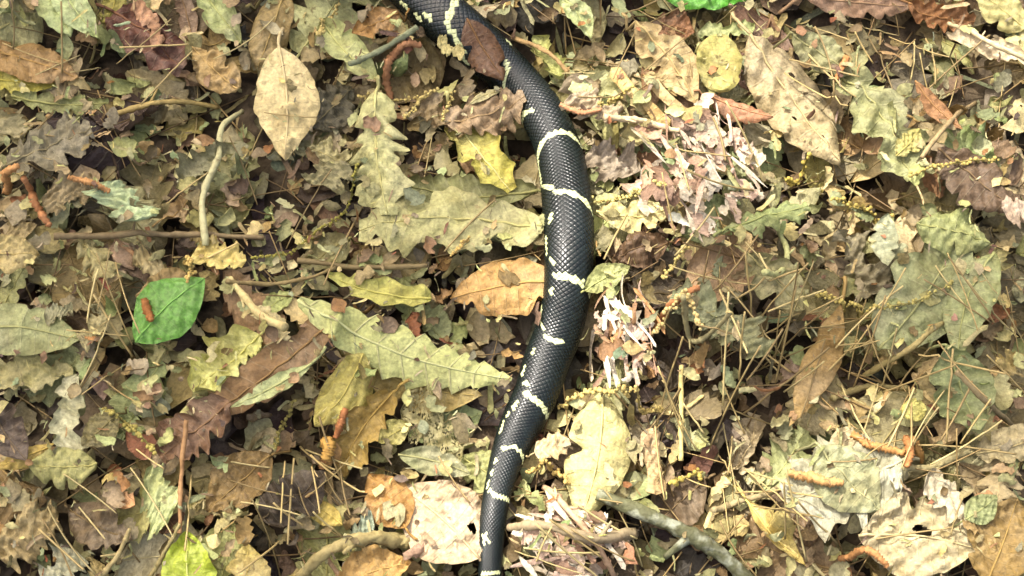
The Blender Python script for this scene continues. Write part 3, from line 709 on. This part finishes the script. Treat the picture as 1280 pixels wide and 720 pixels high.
 ('ovate', (815, 30), (868, 44), 50, (150, 106, 76), 'russet wrinkled leaf below the vivid green leaf', dict(rough=2)),
 ('ovate', (824, 0), (938, 2), 62, (82, 160, 26), 'vivid green living leaf with wavy edge', dict(mat=M_GREEN, cup=-0.4, bend=-0.4, pct=97)),
 ('scrap', (872, 40), (945, 30), 34, (160, 166, 116), 'pale green shredded leaf beside the vivid green leaf', {}),
 ('ovate', (792, 48), (868, 146), 62, (176, 152, 112), 'tan flat leaf beside the round yellow leaf', dict(cup=-0.2)),
 ('strip', (764, 88), (836, 166), 24, (190, 160, 106), 'long tan splinter of leaf lying along the tan flat leaf', dict(rough=0.6)),
 ('strip', (806, 96), (862, 158), 20, (186, 160, 118), 'second tan splinter lying on the tan flat leaf', dict(rough=0.6)),
 ('ovate', (934, 54), (1044, 222), 84, (164, 146, 116), 'big grey-tan leaf with small holes', dict(cup=-0.3, nt=140, ns=48, holes=((0.35, 0.4, 0.055), (0.6, -0.3, 0.045), (0.8, 0.1, 0.03)), name='broad_leaf')),
 ('lance', (884, 122), (966, 150), 30, (160, 112, 86), 'rosy curled leaf between the round yellow leaf and the shredded pink leaves', dict(cup=-1.1)),
 ('round', (900, 48), (896, 123), 62, (160, 150, 84), 'round yellow leaf with a pale rim', dict(cup=0.5, bend=0.4, rough=0.4, rib=False, stem=False, pct=92)),
 ('beech', (1005, -2), (1142, 8), 46, (166, 132, 112), 'pinkish brown fringed leaf beside the orange-brown curled leaf', {}),
 ('oak', (1134, 6), (1222, 20), 46, (160, 112, 74), 'orange-brown curled lobed leaf beside the pinkish brown fringed leaf', dict(n=3, cup=-0.8, rough=2)),
 ('ovate', (1284, 40), (1216, -10), 50, (166, 156, 106), 'olive-buff leaf beside the orange-brown curled leaf', {}),
 ('oak', (1036, 110), (1128, 250), 96, (138, 138, 98), 'mossy grey-green leaf beside the big grey-tan leaf', dict(n=3, rough=1.8)),
 ('ovate', (985, 60), (1060, 110), 50, (134, 132, 98), 'grey-green leaf between the big grey-tan leaf and a small orange catkin', dict(rough=2)),
 ('lance', (1136, 118), (1195, 178), 26, (166, 120, 82), 'brown narrow leaf with a pointed end near the mossy leaf', {}),
 ('scrap', (1178, 50), (1290, 84), 34, (196, 176, 152), 'cream sunlit leaf shred below the orange-brown curled leaf', dict(rough=2)),
 ('ovate', (1170, 190), (1268, 272), 74, (94, 74, 58), 'dark brown leaf under a beaded catkin', dict(stem=False)),
 ('ovate', (1120, 195), (1150, 160), 30, (160, 150, 86), 'small yellow-olive leaf near the brown narrow leaf', {}),
 ('scrap', (1240, 275), (1300, 290), 40, (196, 172, 160), 'sun patch painted as a pale pink leaf flake beside the dark brown leaf under the catkin', {}),  # pale pink stands in for a patch of sunlight
 ('ovate', (745, 272), (846, 262), 46, (196, 182, 134), 'cream leaf beside the snake at a dark hollow', dict(cup=-0.3, stem=False)),
 ('ovate', (838, 300), (766, 320), 50, (96, 72, 52), 'dark brown leaf in the hollow beside the snake', dict(pct=55)),
 ('oak', (905, 420), (834, 385), 60, (132, 136, 106), 'grey-green ragged leaf under the orange catkin beside the snake', dict(n=3)),
 ('oak', (905, 300), (1010, 262), 44, (136, 146, 96), 'green-grey leaf below the shredded pink leaves', dict(n=4)),
 ('ovate', (930, 330), (1000, 400), 60, (140, 134, 98), 'grey-olive leaf beside the pale bent twig', {}),
 ('scrap', (880, 430), (945, 480), 60, (126, 126, 96), 'tattered grey-green leaf beside an upright straw', dict(rough=2)),
 ('scrap', (1052, 300), (1104, 372), 60, (134, 124, 104), 'fuzzy grey leaf beside the pale grey chip', dict(rough=2.4)),
 ('ovate', (1090, 450), (1200, 288), 108, (138, 142, 104), 'broad grey-green leaf beside its narrower grey-green neighbour', dict(cup=-0.3, rough=1.3, stem=False)),
 ('ovate', (1236, 320), (1192, 448), 64, (142, 148, 104), 'narrower grey-green leaf overlapping the broad grey-green leaf', dict(cup=-0.4)),
 ('ovate', (1140, 290), (1235, 310), 60, (142, 146, 98), 'grey-green leaf with a brown rim above the broad grey-green leaf', dict(stem=False)),
 ('ovate', (1170, 450), (1212, 562), 76, (138, 146, 104), 'smooth grey-green leaf below the broad grey-green pair', dict(cup=-0.3)),
 ('lance', (1106, 272), (1106, 340), 36, (164, 166, 142), 'pale grey chip of leaf beside the fuzzy grey leaf', dict(rib=False, stem=False)),
 ('lance', (1050, 382), (984, 536), 44, (160, 130, 80), 'long tan leaf among the pine needles', dict(cup=-0.6, rib=False)),
 ('scrap', (1240, 470), (1290, 450), 40, (172, 150, 96), 'tan leaf corner beside the smooth grey-green leaf', {}),
 # lower right
 ('ovate', (752, 496), (724, 662), 78, (188, 178, 126), 'long cream leaf beside the snake above the lichened stick', dict(cup=-0.3, name='broad_leaf', rough=0.9, stem=False)),
 ('spiny', (668, 570), (712, 556), 38, (186, 164, 132), 'grey wedge of leaf between the snake and the long cream leaf', dict(rib=False)),
 ('ovate', (880, 600), (812, 660), 60, (108, 88, 68), 'dark brown leaf above the lichened stick', {}),
 ('strip', (812, 540), (818, 622), 28, (186, 156, 118), 'narrow buff leaf strip beside the long cream leaf', {}),
 ('spiny', (1116, 590), (974, 632), 132, (168, 164, 150), 'pale grey lobed leaf with an orange catkin on it', dict(n=3, name='maple_leaf', cup=-0.25, holes=((0.55, -0.35, 0.05),), nt=110, ns=44)),
 ('ovate', (1020, 560), (1100, 640), 80, (146, 146, 116), 'grey-green leaf half under the pale grey lobed leaf', {}),
 ('lance', (932, 624), (1006, 708), 30, (206, 184, 112), 'cream-yellow folded leaf below the pale grey lobed leaf', dict(fold=0.6)),
 ('ovate', (1056, 690), (1200, 705), 96, (180, 164, 134), 'pinkish buff leaf with a round hole', dict(nt=120, ns=48, holes=((0.55, 0.1, 0.14), (0.50, 0.2, 0.10)), cup=-0.2, rough=1.2)),
 ('scrap', (1140, 610), (1205, 690), 46, (178, 166, 150), 'pale grey shredded leaf beside the pinkish buff leaf', dict(rough=2)),
 ('ovate', (1220, 740), (1262, 632), 84, (140, 114, 66), 'cupped tan leaf holding a shadow beside the pinkish buff leaf', dict(cup=0.9, bend=0.3, pct=92)),
 ('ovate', (1200, 585), (1290, 560), 44, (170, 154, 120), 'buff arched leaf beside the smooth grey-green leaf', dict(cup=-1.0)),
 ('ovate', (1205, 650), (1245, 620), 34, (130, 136, 96), 'small grey-green leaf beside the cupped tan leaf', {}),
 ('round', (1143, 500), (1143, 529), 28, (176, 168, 96), 'tiny round yellow leaf above the orange catkins', dict(rib=False, stem=False)),
]
for k, b, t, w, c, lab, kw in HERO: hero(k, b, t, w, c, lab, **kw)

# shredded leaves, colours raised to brighten the patches where the sun gets through
def shreds(cx, cy, rx, ry, n, label, r, ang, pal):
    for i in range(n):
        while True:
            u, v_ = r.uniform(-1, 1, 2)
            if u*u+v_*v_ < 1: break
        wide = r.random() < 0.45
        p = PZ(cx+u*rx, cy+v_*ry); a = r.normal(ang, 0.38 if not wide else 1.0); L = r.uniform(0.012, 0.036) if not wide else r.uniform(0.010, 0.022); Wd = r.uniform(0.0012, 0.0045) if not wide else L*r.uniform(0.4, 0.7)
        d = np.array([math.cos(a), math.sin(a)])*L/2
        if not foot_clear(p[0]-d[0], p[1]-d[1], p[0]+d[0], p[1]+d[1], Wd, 0.001): continue
        c = np.array(pal[r.integers(len(pal))])*r.uniform(0.82, 1.08)
        o = leaf_object('leaf_shred', 'scrap' if wide else ('strip', 'lance')[r.integers(2)], p[:2]-d, p[:2]+d, Wd, c, r, stem=False, rib=False, nt=14, ns=4, pct=85, roll=r.normal(0, 0.35), cup=r.normal(0, 0.4), rough=1.6)
        tag(o, f"{'broad' if wide else 'long thin' if L > 0.024 else 'short thin'} {'dull' if c.sum() < 430 else 'pale'} {label}", 'leaf shred', label)
SUNLIT_PINK = [(206, 176, 164), (216, 192, 182), (198, 166, 156), (176, 138, 120), (220, 202, 188), (224, 210, 202)]
shreds(868, 215, 78, 75, 95, 'pinkish leaf shred in the heap beside the big grey-tan leaf', rng, R(-65), SUNLIT_PINK)
shreds(775, 425, 48, 62, 60, 'buff leaf crumb in the rubble beside the snake near the rusty catkin', rng, R(-70), SUNLIT_PINK+[(176, 130, 84), (150, 110, 76)])
shreds(700, 680, 75, 48, 50, 'pink leaf shred under the thin twig beside the snake tail', rng, R(-40), SUNLIT_PINK)

scrap_layer('loose_leaf_bits', 650, (0.004, 0.014), PAL+[(186, 170, 126), (180, 176, 120), (150, 110, 74)], (0.36, -0.24, 0.26), rng, label='loose torn bits of leaf strewn on the topmost leaves',
            pct=80, tiltmax=0.45, kinds=('scrap', 'strip', 'lance'), nt=8, ns=4, skip=lambda x, y: snake_gap(x, y) < 0.006 or min(np.hypot(LW[q][0]-x, LW[q][1]-y) for q in ('bright green leaf', 'pale beige oval leaf', 'round yellow leaf', 'lime yellow leaf')) < 0.03)

# ------------------------------------------------------------------ twigs and bark
def lay(pts, n, rad_, stiff=0.75, lift=0.0):
    w = np.stack([PZ(*p) for p in pts]); w = spline(w, n)
    h = hmax(w[:, 0], w[:, 1]); q = np.linspace(-1, 1, n)
    line = np.polyval(np.polyfit(q, h, min(2, len(pts)-1)), q); line += max(0, np.percentile(h-line, 80))
    k = np.hanning(9); k /= k.sum(); hs = np.convolve(np.pad(np.maximum(h, line*stiff+h*(1-stiff)), 4, mode='edge'), k, mode='valid')
    w[:, 2] = line*stiff+hs*(1-stiff)+rad_+lift
    return w
def twig(pts, w0, w1, color, label, mat=M_WOOD, name='twig', bump=0.09, sides=9, stiff=0.75, stubs=1):
    r0, r1 = w0*HALF/1280, w1*HALF/1280
    p = lay(pts, 36, max(r0, r1)*0.8, stiff)
    p[:, :2] += np.cumsum(rng.normal(0, 0.00012, (36, 2)), 0)
    rd = np.linspace(r0, r1, 36)*(1+0.10*np.sin(np.linspace(0, 17, 36)+rng.random()*6))
    for k in rng.integers(4, 32, 3): rd[k] *= 1.22
    c = np.array([p[:, 0].mean(), p[:, 1].mean(), p[:, 2].min()])
    V, F = tube_t(p-c, rd, sides, bump)
    o = obj(name, mesh(name, V, F, mats=[mat]), loc=c); o.color = (*alb(color), 1)
    for _ in range(stubs):
        k = int(rng.integers(8, 28)); a = rng.uniform(0, 2*np.pi); d = np.array([math.cos(a), math.sin(a), 0.35])
        q = np.linspace(0, 1, 5); L = rd[k]*rng.uniform(3, 6)
        V, F = tube_t(p[k]-c+d*(q*L)[:, None], np.linspace(rd[k]*0.6, rd[k]*0.3, 5), 6, 0.1)
        s = obj('side_stub', mesh('side_stub', V, F, mats=[mat]), o); s.color = o.color
    splat(p[:, 0], p[:, 1], p[:, 2]+rd)
    return tag(o, label, 'twig')
twig([(143, 140), (200, 128), (268, 119)], 8, 6, (156, 134, 84), 'straight tan twig below the maroon crumpled leaf')
twig([(304, 142), (284, 166), (272, 200), (259, 244), (258, 308)], 7, 9, (168, 162, 128), 'pale crooked grey twig beside the pale beige oval leaf')
twig([(286, 345), (305, 372), (330, 396), (360, 416)], 8, 11, (186, 168, 122), 'smooth buff twig beside the bright green leaf', bump=0.03)
twig([(70, 300), (150, 296), (240, 296), (330, 298)], 9, 6, (118, 100, 74), 'brown twig lying past the lichen-pale scrap')
twig([(372, 326), (450, 330), (535, 336)], 7, 6, (112, 96, 66), 'thin dark twig under the large lobed olive leaf')
twig([(438, 86), (480, 64), (522, 42)], 7, 8, (124, 128, 104), 'short grey twig crossing the pale green-white leaf')
twig([(284, 356), (350, 352), (420, 338)], 6, 4, (130, 112, 76), 'thin brown twig between the bright green leaf and the yellow narrow leaf')
twig([(978, 276), (976, 306), (962, 352), (940, 384)], 6, 8, (170, 170, 122), 'pale bent twig among the grey-olive leaves')
twig([(746, 618), (800, 640), (850, 664), (905, 694), (950, 735)], 16, 19, (92, 92, 68), 'thick grey lichened stick below the long cream leaf', mat=M_MOSS, name='stick', sides=14, bump=0.05, stiff=0.95)
twig([(636, 660), (690, 664), (745, 674), (792, 670)], 10, 14, (150, 132, 108), 'thin grey-buff twig touching the snake tail', bump=0.07)
twig([(852, 456), (850, 578)], 6, 6, (196, 176, 118), 'upright straw-coloured stalk beside the rubble', stubs=0, bump=0.03)
twig([(840, 425), (872, 418), (905, 410)], 7, 5, (140, 130, 98), 'short olive twig under the orange catkin beside the snake')
twig([(890, 640), (925, 622), (975, 596)], 8, 7, (150, 134, 104), 'olive-buff twig between the lichened stick and the pale grey lobed leaf')
twig([(1080, 470), (1130, 440), (1180, 400)], 8, 6, (148, 132, 88), 'buff twig across the broad grey-green leaf')
twig([(1040, 500), (1085, 482), (1150, 462)], 9, 7, (146, 132, 92), 'buff twig leading to the broad grey-green leaf among the needles')
twig([(1130, 585), (1170, 576), (1215, 560)], 8, 10, (150, 138, 104), 'grey-buff twig behind the orange catkins')
twig([(1148, 205), (1190, 150), (1230, 110)], 6, 5, (150, 128, 96), 'slender twig near the brown narrow leaf')
twig([(1185, 30), (1235, 58), (1290, 80)], 6, 7, (196, 176, 146), 'pale straight twig in the sun near the olive-buff leaf', bump=0.03)
twig([(236, 530), (236, 590), (226, 670)], 6, 5, (150, 112, 76), 'long reddish stalk standing across the reddish brown lobed leaf', bump=0.03, stubs=0)
twig([(128, 720), (148, 690), (166, 664)], 7, 5, (164, 146, 104), 'tan twig near the dark brown leaf and lime yellow leaf')
twig([(180, 730), (202, 690), (226, 655)], 6, 4, (156, 140, 96), 'slim tan twig beside the lime yellow leaf')
twig([(1190, 470), (1225, 500), (1285, 545)], 7, 6, (140, 122, 92), 'brown twig beside the smooth grey-green leaf')
twig([(372, 722), (410, 694), (455, 674), (508, 672)], 11, 17, (150, 134, 92), 'rough bark strip beside the pale pink leaf', name='bark_strip', sides=12, bump=0.14, stiff=0.6)
twig([(640, 40), (690, 70), (712, 90)], 6, 5, (150, 120, 80), 'thin twig touching the snake beside the ragged yellow-green scrap')
twig([(755, 150), (800, 152), (850, 158)], 8, 7, (190, 168, 140), 'bleached twig in the sun near the tan splinters')
twig([(680, 610), (720, 650), (770, 712)], 8, 6, (186, 150, 126), 'rosy split twig slanting under the long cream leaf')

# ------------------------------------------------------------------ catkins
def catkin(pts, wd, color, label, group):
    r0 = wd*HALF/1280*0.85; p = lay(pts, 30, r0*0.9, 0.3)
    q = np.linspace(0, 1, 30); rd = r0*(0.55+0.45*np.sin(np.pi*np.clip(q*0.9+0.08, 0, 1))**0.5)*(1+0.22*np.cos(q*np.pi*29))
    c = np.array([p[:, 0].mean(), p[:, 1].mean(), p[:, 2].min()-r0])
    V, F = tube_t(p-c, rd, 9, 0.16); o = obj('catkin', mesh('catkin', V, F, mats=[M_CATKIN]), loc=c); o.color = (*alb(color), 1)
    splat(p[:, 0], p[:, 1], p[:, 2]+rd)
    return tag(o, label, 'catkin', group)
OC = 'orange catkins'
catkin([(488, 118), (482, 90), (492, 67), (512, 56), (528, 66)], 12, (160, 112, 80), 'hooked rust-orange catkin near the snake', OC)
catkin([(84, 219), (110, 227), (137, 238)], 9, (178, 128, 80), 'orange catkin on the broad grey-brown lobed leaf', OC)
catkin([(-6, 222), (10, 219), (28, 214)], 11, (186, 134, 84), 'orange catkin beside the grey-tan torn leaf', OC)
catkin([(34, 230), (44, 255), (60, 279)], 11, (172, 116, 76), 'upright orange catkin near the wrinkled tan leaf', OC)
catkin([(818, 388), (842, 380), (872, 366)], 10, (170, 112, 72), 'rusty catkin on the grey-green ragged leaf beside the snake', OC)
catkin([(986, 591), (1010, 594), (1030, 602), (1054, 604)], 13, (186, 140, 90), 'pale orange catkin lying on the pale grey lobed leaf', OC)
catkin([(1066, 542), (1085, 555), (1108, 562), (1130, 568)], 11, (172, 122, 70), 'long orange catkin lying towards the tiny round yellow leaf', OC)
catkin([(1133, 546), (1137, 565), (1132, 586)], 11, (166, 112, 66), 'short orange catkin crossing the long one', OC)
catkin([(1143, 542), (1150, 556), (1158, 571)], 9, (182, 136, 78), 'yellow-orange catkin beside the short one', OC)
catkin([(1050, 698), (1074, 700), (1097, 722)], 10, (172, 120, 74), 'curved orange catkin below the pale grey lobed leaf', OC)
catkin([(432, 512), (426, 530), (419, 548)], 10, (164, 104, 62), 'dark orange catkin on the tan lobed spotted leaf', OC)
catkin([(405, 548), (412, 560), (408, 575)], 16, (198, 152, 76), 'stubby yellow-orange catkin beside the dark orange one', OC)
catkin([(1046, 74), (1049, 88), (1044, 102)], 10, (172, 116, 70), 'small orange catkin beside the mossy grey-green leaf', OC)
catkin([(180, 374), (184, 388), (190, 402)], 11, (172, 110, 58), 'orange catkin stub against the bright green leaf', OC)
catkin([(700, 130), (730, 140), (752, 138)], 8, (178, 124, 92), 'reddish catkin in the sun beside the snake', OC)
def bead_catkin(pts, wd, color, label):
    r0 = wd*HALF/1280; p = lay(pts, 60, r0*0.8, 0.25)
    L = np.linalg.norm(np.diff(p, axis=0), axis=1).sum(); nb = max(6, int(L/(r0*0.6)))
    c = np.array([p[:, 0].mean(), p[:, 1].mean(), p[:, 2].min()-r0])
    o = obj('beaded_catkin', mesh('beaded_catkin', *tube_t(p[::3]-c, r0*0.25, 4), mats=[M_STEM]), loc=c); o.color = (*alb(np.array(color)*0.8), 1)
    u = np.linspace(0, np.pi, 5); w = np.linspace(0, 2*np.pi, 6, endpoint=False)
    S = np.stack([np.sin(u)[:, None]*np.cos(w), np.sin(u)[:, None]*np.sin(w), np.cos(u)[:, None]+0*w], -1).reshape(-1, 3); SF = grid_faces(5, 6, True)
    VV, FF = [], []
    for i in range(nb):
        a = p[min(59, int(i/nb*60))]+rng.normal(0, r0*0.35, 3); VV.append(a-c+S*r0*rng.uniform(0.35, 0.65)*np.array([1, 1, 0.8])); FF.append(SF+i*30)
    b = obj('florets', mesh('florets', np.vstack(VV), np.vstack(FF), mats=[M_CATKIN]), o); b.color = (*alb(color), 1)
    return tag(o, label, 'catkin', 'beaded catkins')
YB = (176, 156, 98)
for pts, wd, c, lab in [
 ([(400, 50), (412, 26), (434, 8)], 9, YB, 'beaded catkin beside the pale green-white leaf'),
 ([(446, 116), (490, 122), (535, 116)], 8, YB, 'beaded catkin below the hooked rust-orange catkin'),
 ([(508, 146), (528, 124), (550, 108)], 9, YB, 'beaded catkin on the brown crumbling leaf, steeply slanting'),
 ([(552, 150), (560, 130), (566, 112)], 8, YB, 'short beaded catkin beside the grey-pink crumpled leaf'),
 ([(316, 324), (360, 314), (400, 284), (432, 242), (446, 202)], 7, (150, 142, 64), 'long olive beaded catkin leading to the pale olive lobed leaf'),
 ([(829, 345), (843, 325), (861, 302)], 10, (196, 176, 112), 'cream beaded catkin near the hollow beside the snake'),
 ([(818, 411), (845, 414), (876, 413)], 10, (200, 176, 122), 'cream beaded catkin on the rubble under the rusty catkin'),
 ([(1020, 373), (1055, 378), (1095, 382)], 9, (176, 158, 90), 'beaded catkin among the pine needles beside the long tan leaf'),
 ([(1098, 386), (1140, 378), (1192, 352)], 9, (168, 156, 92), 'beaded catkin lying across the broad grey-green leaf'),
 ([(1138, 222), (1180, 208), (1252, 194)], 10, (172, 152, 86), 'beaded catkin over the dark brown leaf'),
 ([(742, 242), (790, 240), (832, 232)], 9, (190, 174, 110), 'beaded catkin across the cream leaf beside the snake'),
 ([(750, 130), (765, 124), (790, 112)], 10, (176, 156, 92), 'beaded catkin beside the tan splinters'),
 ([(1040, 252), (1080, 258), (1122, 264)], 10, (170, 150, 80), 'beaded catkin above the pale grey chip'),
 ([(700, 500), (735, 492), (780, 505), (830, 512)], 10, (184, 162, 100), 'beaded catkin at the top of the long cream leaf'),
 ([(660, 586), (685, 588), (712, 606)], 10, (184, 156, 92), 'beaded catkin between the snake tail and the long cream leaf'),
 ([(130, 510), (165, 535), (195, 565)], 10, (158, 144, 74), 'yellow beaded catkin beside the white-grey torn leaf'),
 ([(225, 315), (240, 330), (236, 352)], 10, (186, 158, 92), 'beaded catkin at the tip of the bright green leaf'),
 ([(565, 320), (578, 305), (588, 295)], 8, (190, 158, 92), 'short beaded catkin lying on the large lobed olive leaf'),
 ([(345, 560), (352, 530), (372, 510)], 8, (156, 144, 80), 'beaded catkin beside the brown blotched leaf'),
 ([(838, 602), (855, 598), (880, 590)], 13, (172, 152, 74), 'fluffy yellow catkin above the dark brown leaf and stick'),
 ([(980, 225), (1000, 215), (1010, 195)], 11, (172, 152, 70), 'yellow catkin tuft beside the big grey-tan leaf'),
]: bead_catkin(pts, wd, c, lab)

# ------------------------------------------------------------------ pine needles on top
NC = [(180, 156, 108), (164, 142, 98), (192, 172, 124), (144, 122, 84)]
def needle(x, y, L, a, r):
    p = needle_path(x, y, L, a, r, 11)
    c = np.array([p[:, 0].mean(), p[:, 1].mean(), p[:, 2].min()])
    V, F = tube_t(p-c, r.uniform(0.0004, 0.0007), 4); o = obj('pine_needle', mesh('pine_needle', V, F, mats=[M_NEEDLE]), loc=c)
    o.color = (*alb(np.array(NC[r.integers(4)])*r.uniform(0.85, 1.1)), 1)
    tag(o, f'thin dry pine needle {near(x, y)}', 'pine needle', 'dry pine needles on top of the litter')
CL = [(1020, 440, 80, 60, 22, 0.9), (1150, 500, 90, 60, 14, 1.0), (925, 390, 50, 70, 14, -1.0), (880, 230, 60, 60, 6, -1.1), (140, 400, 25, 70, 9, -1.45), (360, 600, 60, 50, 12, -1.1), (860, 540, 60, 60, 12, -1.4),
      (1100, 110, 90, 80, 12, -0.9), (950, 650, 90, 50, 12, -1.0), (1230, 380, 40, 100, 10, -0.9), (60, 40, 60, 50, 4, -1.4), (250, 640, 200, 70, 12, -1.0), (400, 200, 250, 150, 8, 0.6), (640, 360, 620, 340, 18, 0.3), (730, 690, 60, 40, 9, -0.7), (760, 60, 80, 60, 8, 1.1)]
for cx, cy, sx, sy, n, a in CL:
    for i in range(n):
        p = PZ(cx+rng.uniform(-1, 1)*sx, cy+rng.uniform(-1, 1)*sy); aa = rng.normal(a, 0.55) if cx != 640 else rng.uniform(0, 3.14); L = rng.uniform(0.018, 0.056)
        d = np.array([math.cos(aa), math.sin(aa)])*L/2
        if min(snake_gap(*(p[:2]+d*q)) for q in (-1, -0.5, 0, 0.5, 1)) < 0.0015: continue
        needle(p[0], p[1], L, aa, rng)

# fine crumbs on top of everything but the snake
scrap_layer('litter_crumbs', 2200, (0.002, 0.007), PAL+[(186, 172, 110), (190, 180, 120), (150, 100, 60), (90, 70, 50)], (0.36, -0.24, 0.26), rng, label='fine crumbs of leaf, bud scale and pollen over the litter',
            nt=4, ns=2, pct=60, tiltmax=0.6, kinds=('scrap', 'strip', 'strip'), skip=lambda x, y: snake_gap(x, y) < 0.002 or np.hypot(LW['bright green leaf'][0]-x, LW['bright green leaf'][1]-y) < 0.022)

# ------------------------------------------------------------------ unseen tree added overhead, its crown gaps cut to shape the sun patches
GAPS = [(862, 205, 120, 95), (800, 265, 70, 40), (770, 430, 70, 75), (610, 665, 135, 80), (720, 690, 90, 60), (700, 590, 30, 40), (1120, 690, 120, 60), (1000, 640, 50, 60), (1245, 60, 90, 50), (1275, 285, 60, 40), (1010, 225, 55, 60), (725, 215, 30, 50), (960, 140, 40, 60)]
tc_r = np.random.default_rng(11)
gw = [(P(cx, cy)[:2], rx*HALF/640, ry*HALF/640) for cx, cy, rx, ry in GAPS]
tree = bpy.data.objects.new('added_shade_tree', None); COL.objects.link(tree); tree.location = (-3.4, 4.6, 0.0)
tag(tree, 'unseen broadleaf tree added so its crown shades the leaf litter', 'tree')
root = np.array([-3.4, 4.6, 0.0])
def tree_part(name, pts, r0, r1, sides=14):
    p = spline(np.array(pts, float), 40); V, F = tube_t(p-root, np.linspace(r0, r1, 40), sides, 0.04)
    o = obj(name, mesh(name, V, F, mats=[M_WOOD]), tree); o.color = (0.09, 0.075, 0.055, 1)
tree_part('trunk', [(-3.4, 4.6, -0.2), (-3.35, 4.55, 2.0), (-3.3, 4.5, 4.5), (-3.35, 4.5, 7.2)], 0.24, 0.12)
for e in [(-1.0, 2.0, 5.6), (-2.4, 1.6, 5.9), (-4.8, 3.2, 6.2), (-1.6, 3.6, 6.3)]:
    tree_part('limb', [(-3.33, 4.52, 3.8+0.3*abs(e[0])), ((e[0]-3.3)/2, (e[1]+4.5)/2, 5.3), e], 0.09, 0.02, 10)
ctr = SUN/SUN[2]*5.6
nl = 11000
pos = np.column_stack([ctr[0]+tc_r.uniform(-2.2, 2.2, nl), ctr[1]+tc_r.uniform(-2.0, 2.0, nl), tc_r.uniform(5.0, 6.2, nl)])
e_ = np.hypot((pos[:, 0]-ctr[0])/2.2, (pos[:, 1]-ctr[1])/2.0); pos = pos[e_ < 1+0.12*np.sin(7*np.arctan2(pos[:, 1]-ctr[1], pos[:, 0]-ctr[0]))]
foot = pos[:, :2]-SUN[None, :2]/SUN[2]*(pos[:, 2:3]-0.02)
keep = np.ones(len(pos), bool)
for (g2, rx, ry) in gw:
    keep &= (((foot[:, 0]-g2[0])/(rx+0.030))**2+((foot[:, 1]-g2[1])/(ry+0.030))**2) > 1
pos = pos[keep]
outl = np.array([(0, 0), (0.25, 0.30), (0.55, 0.36), (0.85, 0.16), (1, 0), (0.85, -0.16), (0.55, -0.36), (0.25, -0.30)])-[0.5, 0]
m_ = len(pos); az = tc_r.uniform(0, 2*np.pi, m_); tl = tc_r.normal(0, 0.35, (m_, 2)); sz = tc_r.uniform(0.07, 0.12, m_)
q0 = outl[None]*sz[:, None, None]
lx = q0[..., 0]*np.cos(az)[:, None]-q0[..., 1]*np.sin(az)[:, None]; ly = q0[..., 0]*np.sin(az)[:, None]+q0[..., 1]*np.cos(az)[:, None]
lz = lx*tl[:, :1]+ly*tl[:, 1:]
VL = (pos[:, None]+np.stack([lx, ly, lz], -1)).reshape(-1, 3)-root
fi = np.array([[0, 1, 7], [1, 2, 6], [1, 6, 7], [2, 3, 5], [2, 5, 6], [3, 4, 5]])
FL = (np.arange(m_)[:, None, None]*8+fi[None]).reshape(-1, 3)
mc, tcm = nodes('added_canopy_leaf')
df = N(tcm, 'ShaderNodeBsdfPrincipled', {'Base Color': (0.09, 0.14, 0.035, 1), 'Roughness': 0.5})
tl_ = N(tcm, 'ShaderNodeBsdfTranslucent', {'Color': (0.34, 0.40, 0.10, 1)})
mxs = N(tcm, 'ShaderNodeMixShader', {0: 0.5, 1: df.outputs[0], 2: tl_.outputs[0]}); N(tcm, 'ShaderNodeOutputMaterial', {0: mxs.outputs[0]})
crown = obj('crown', mesh('crown', VL, FL, mats=[mc], smooth=False), tree)
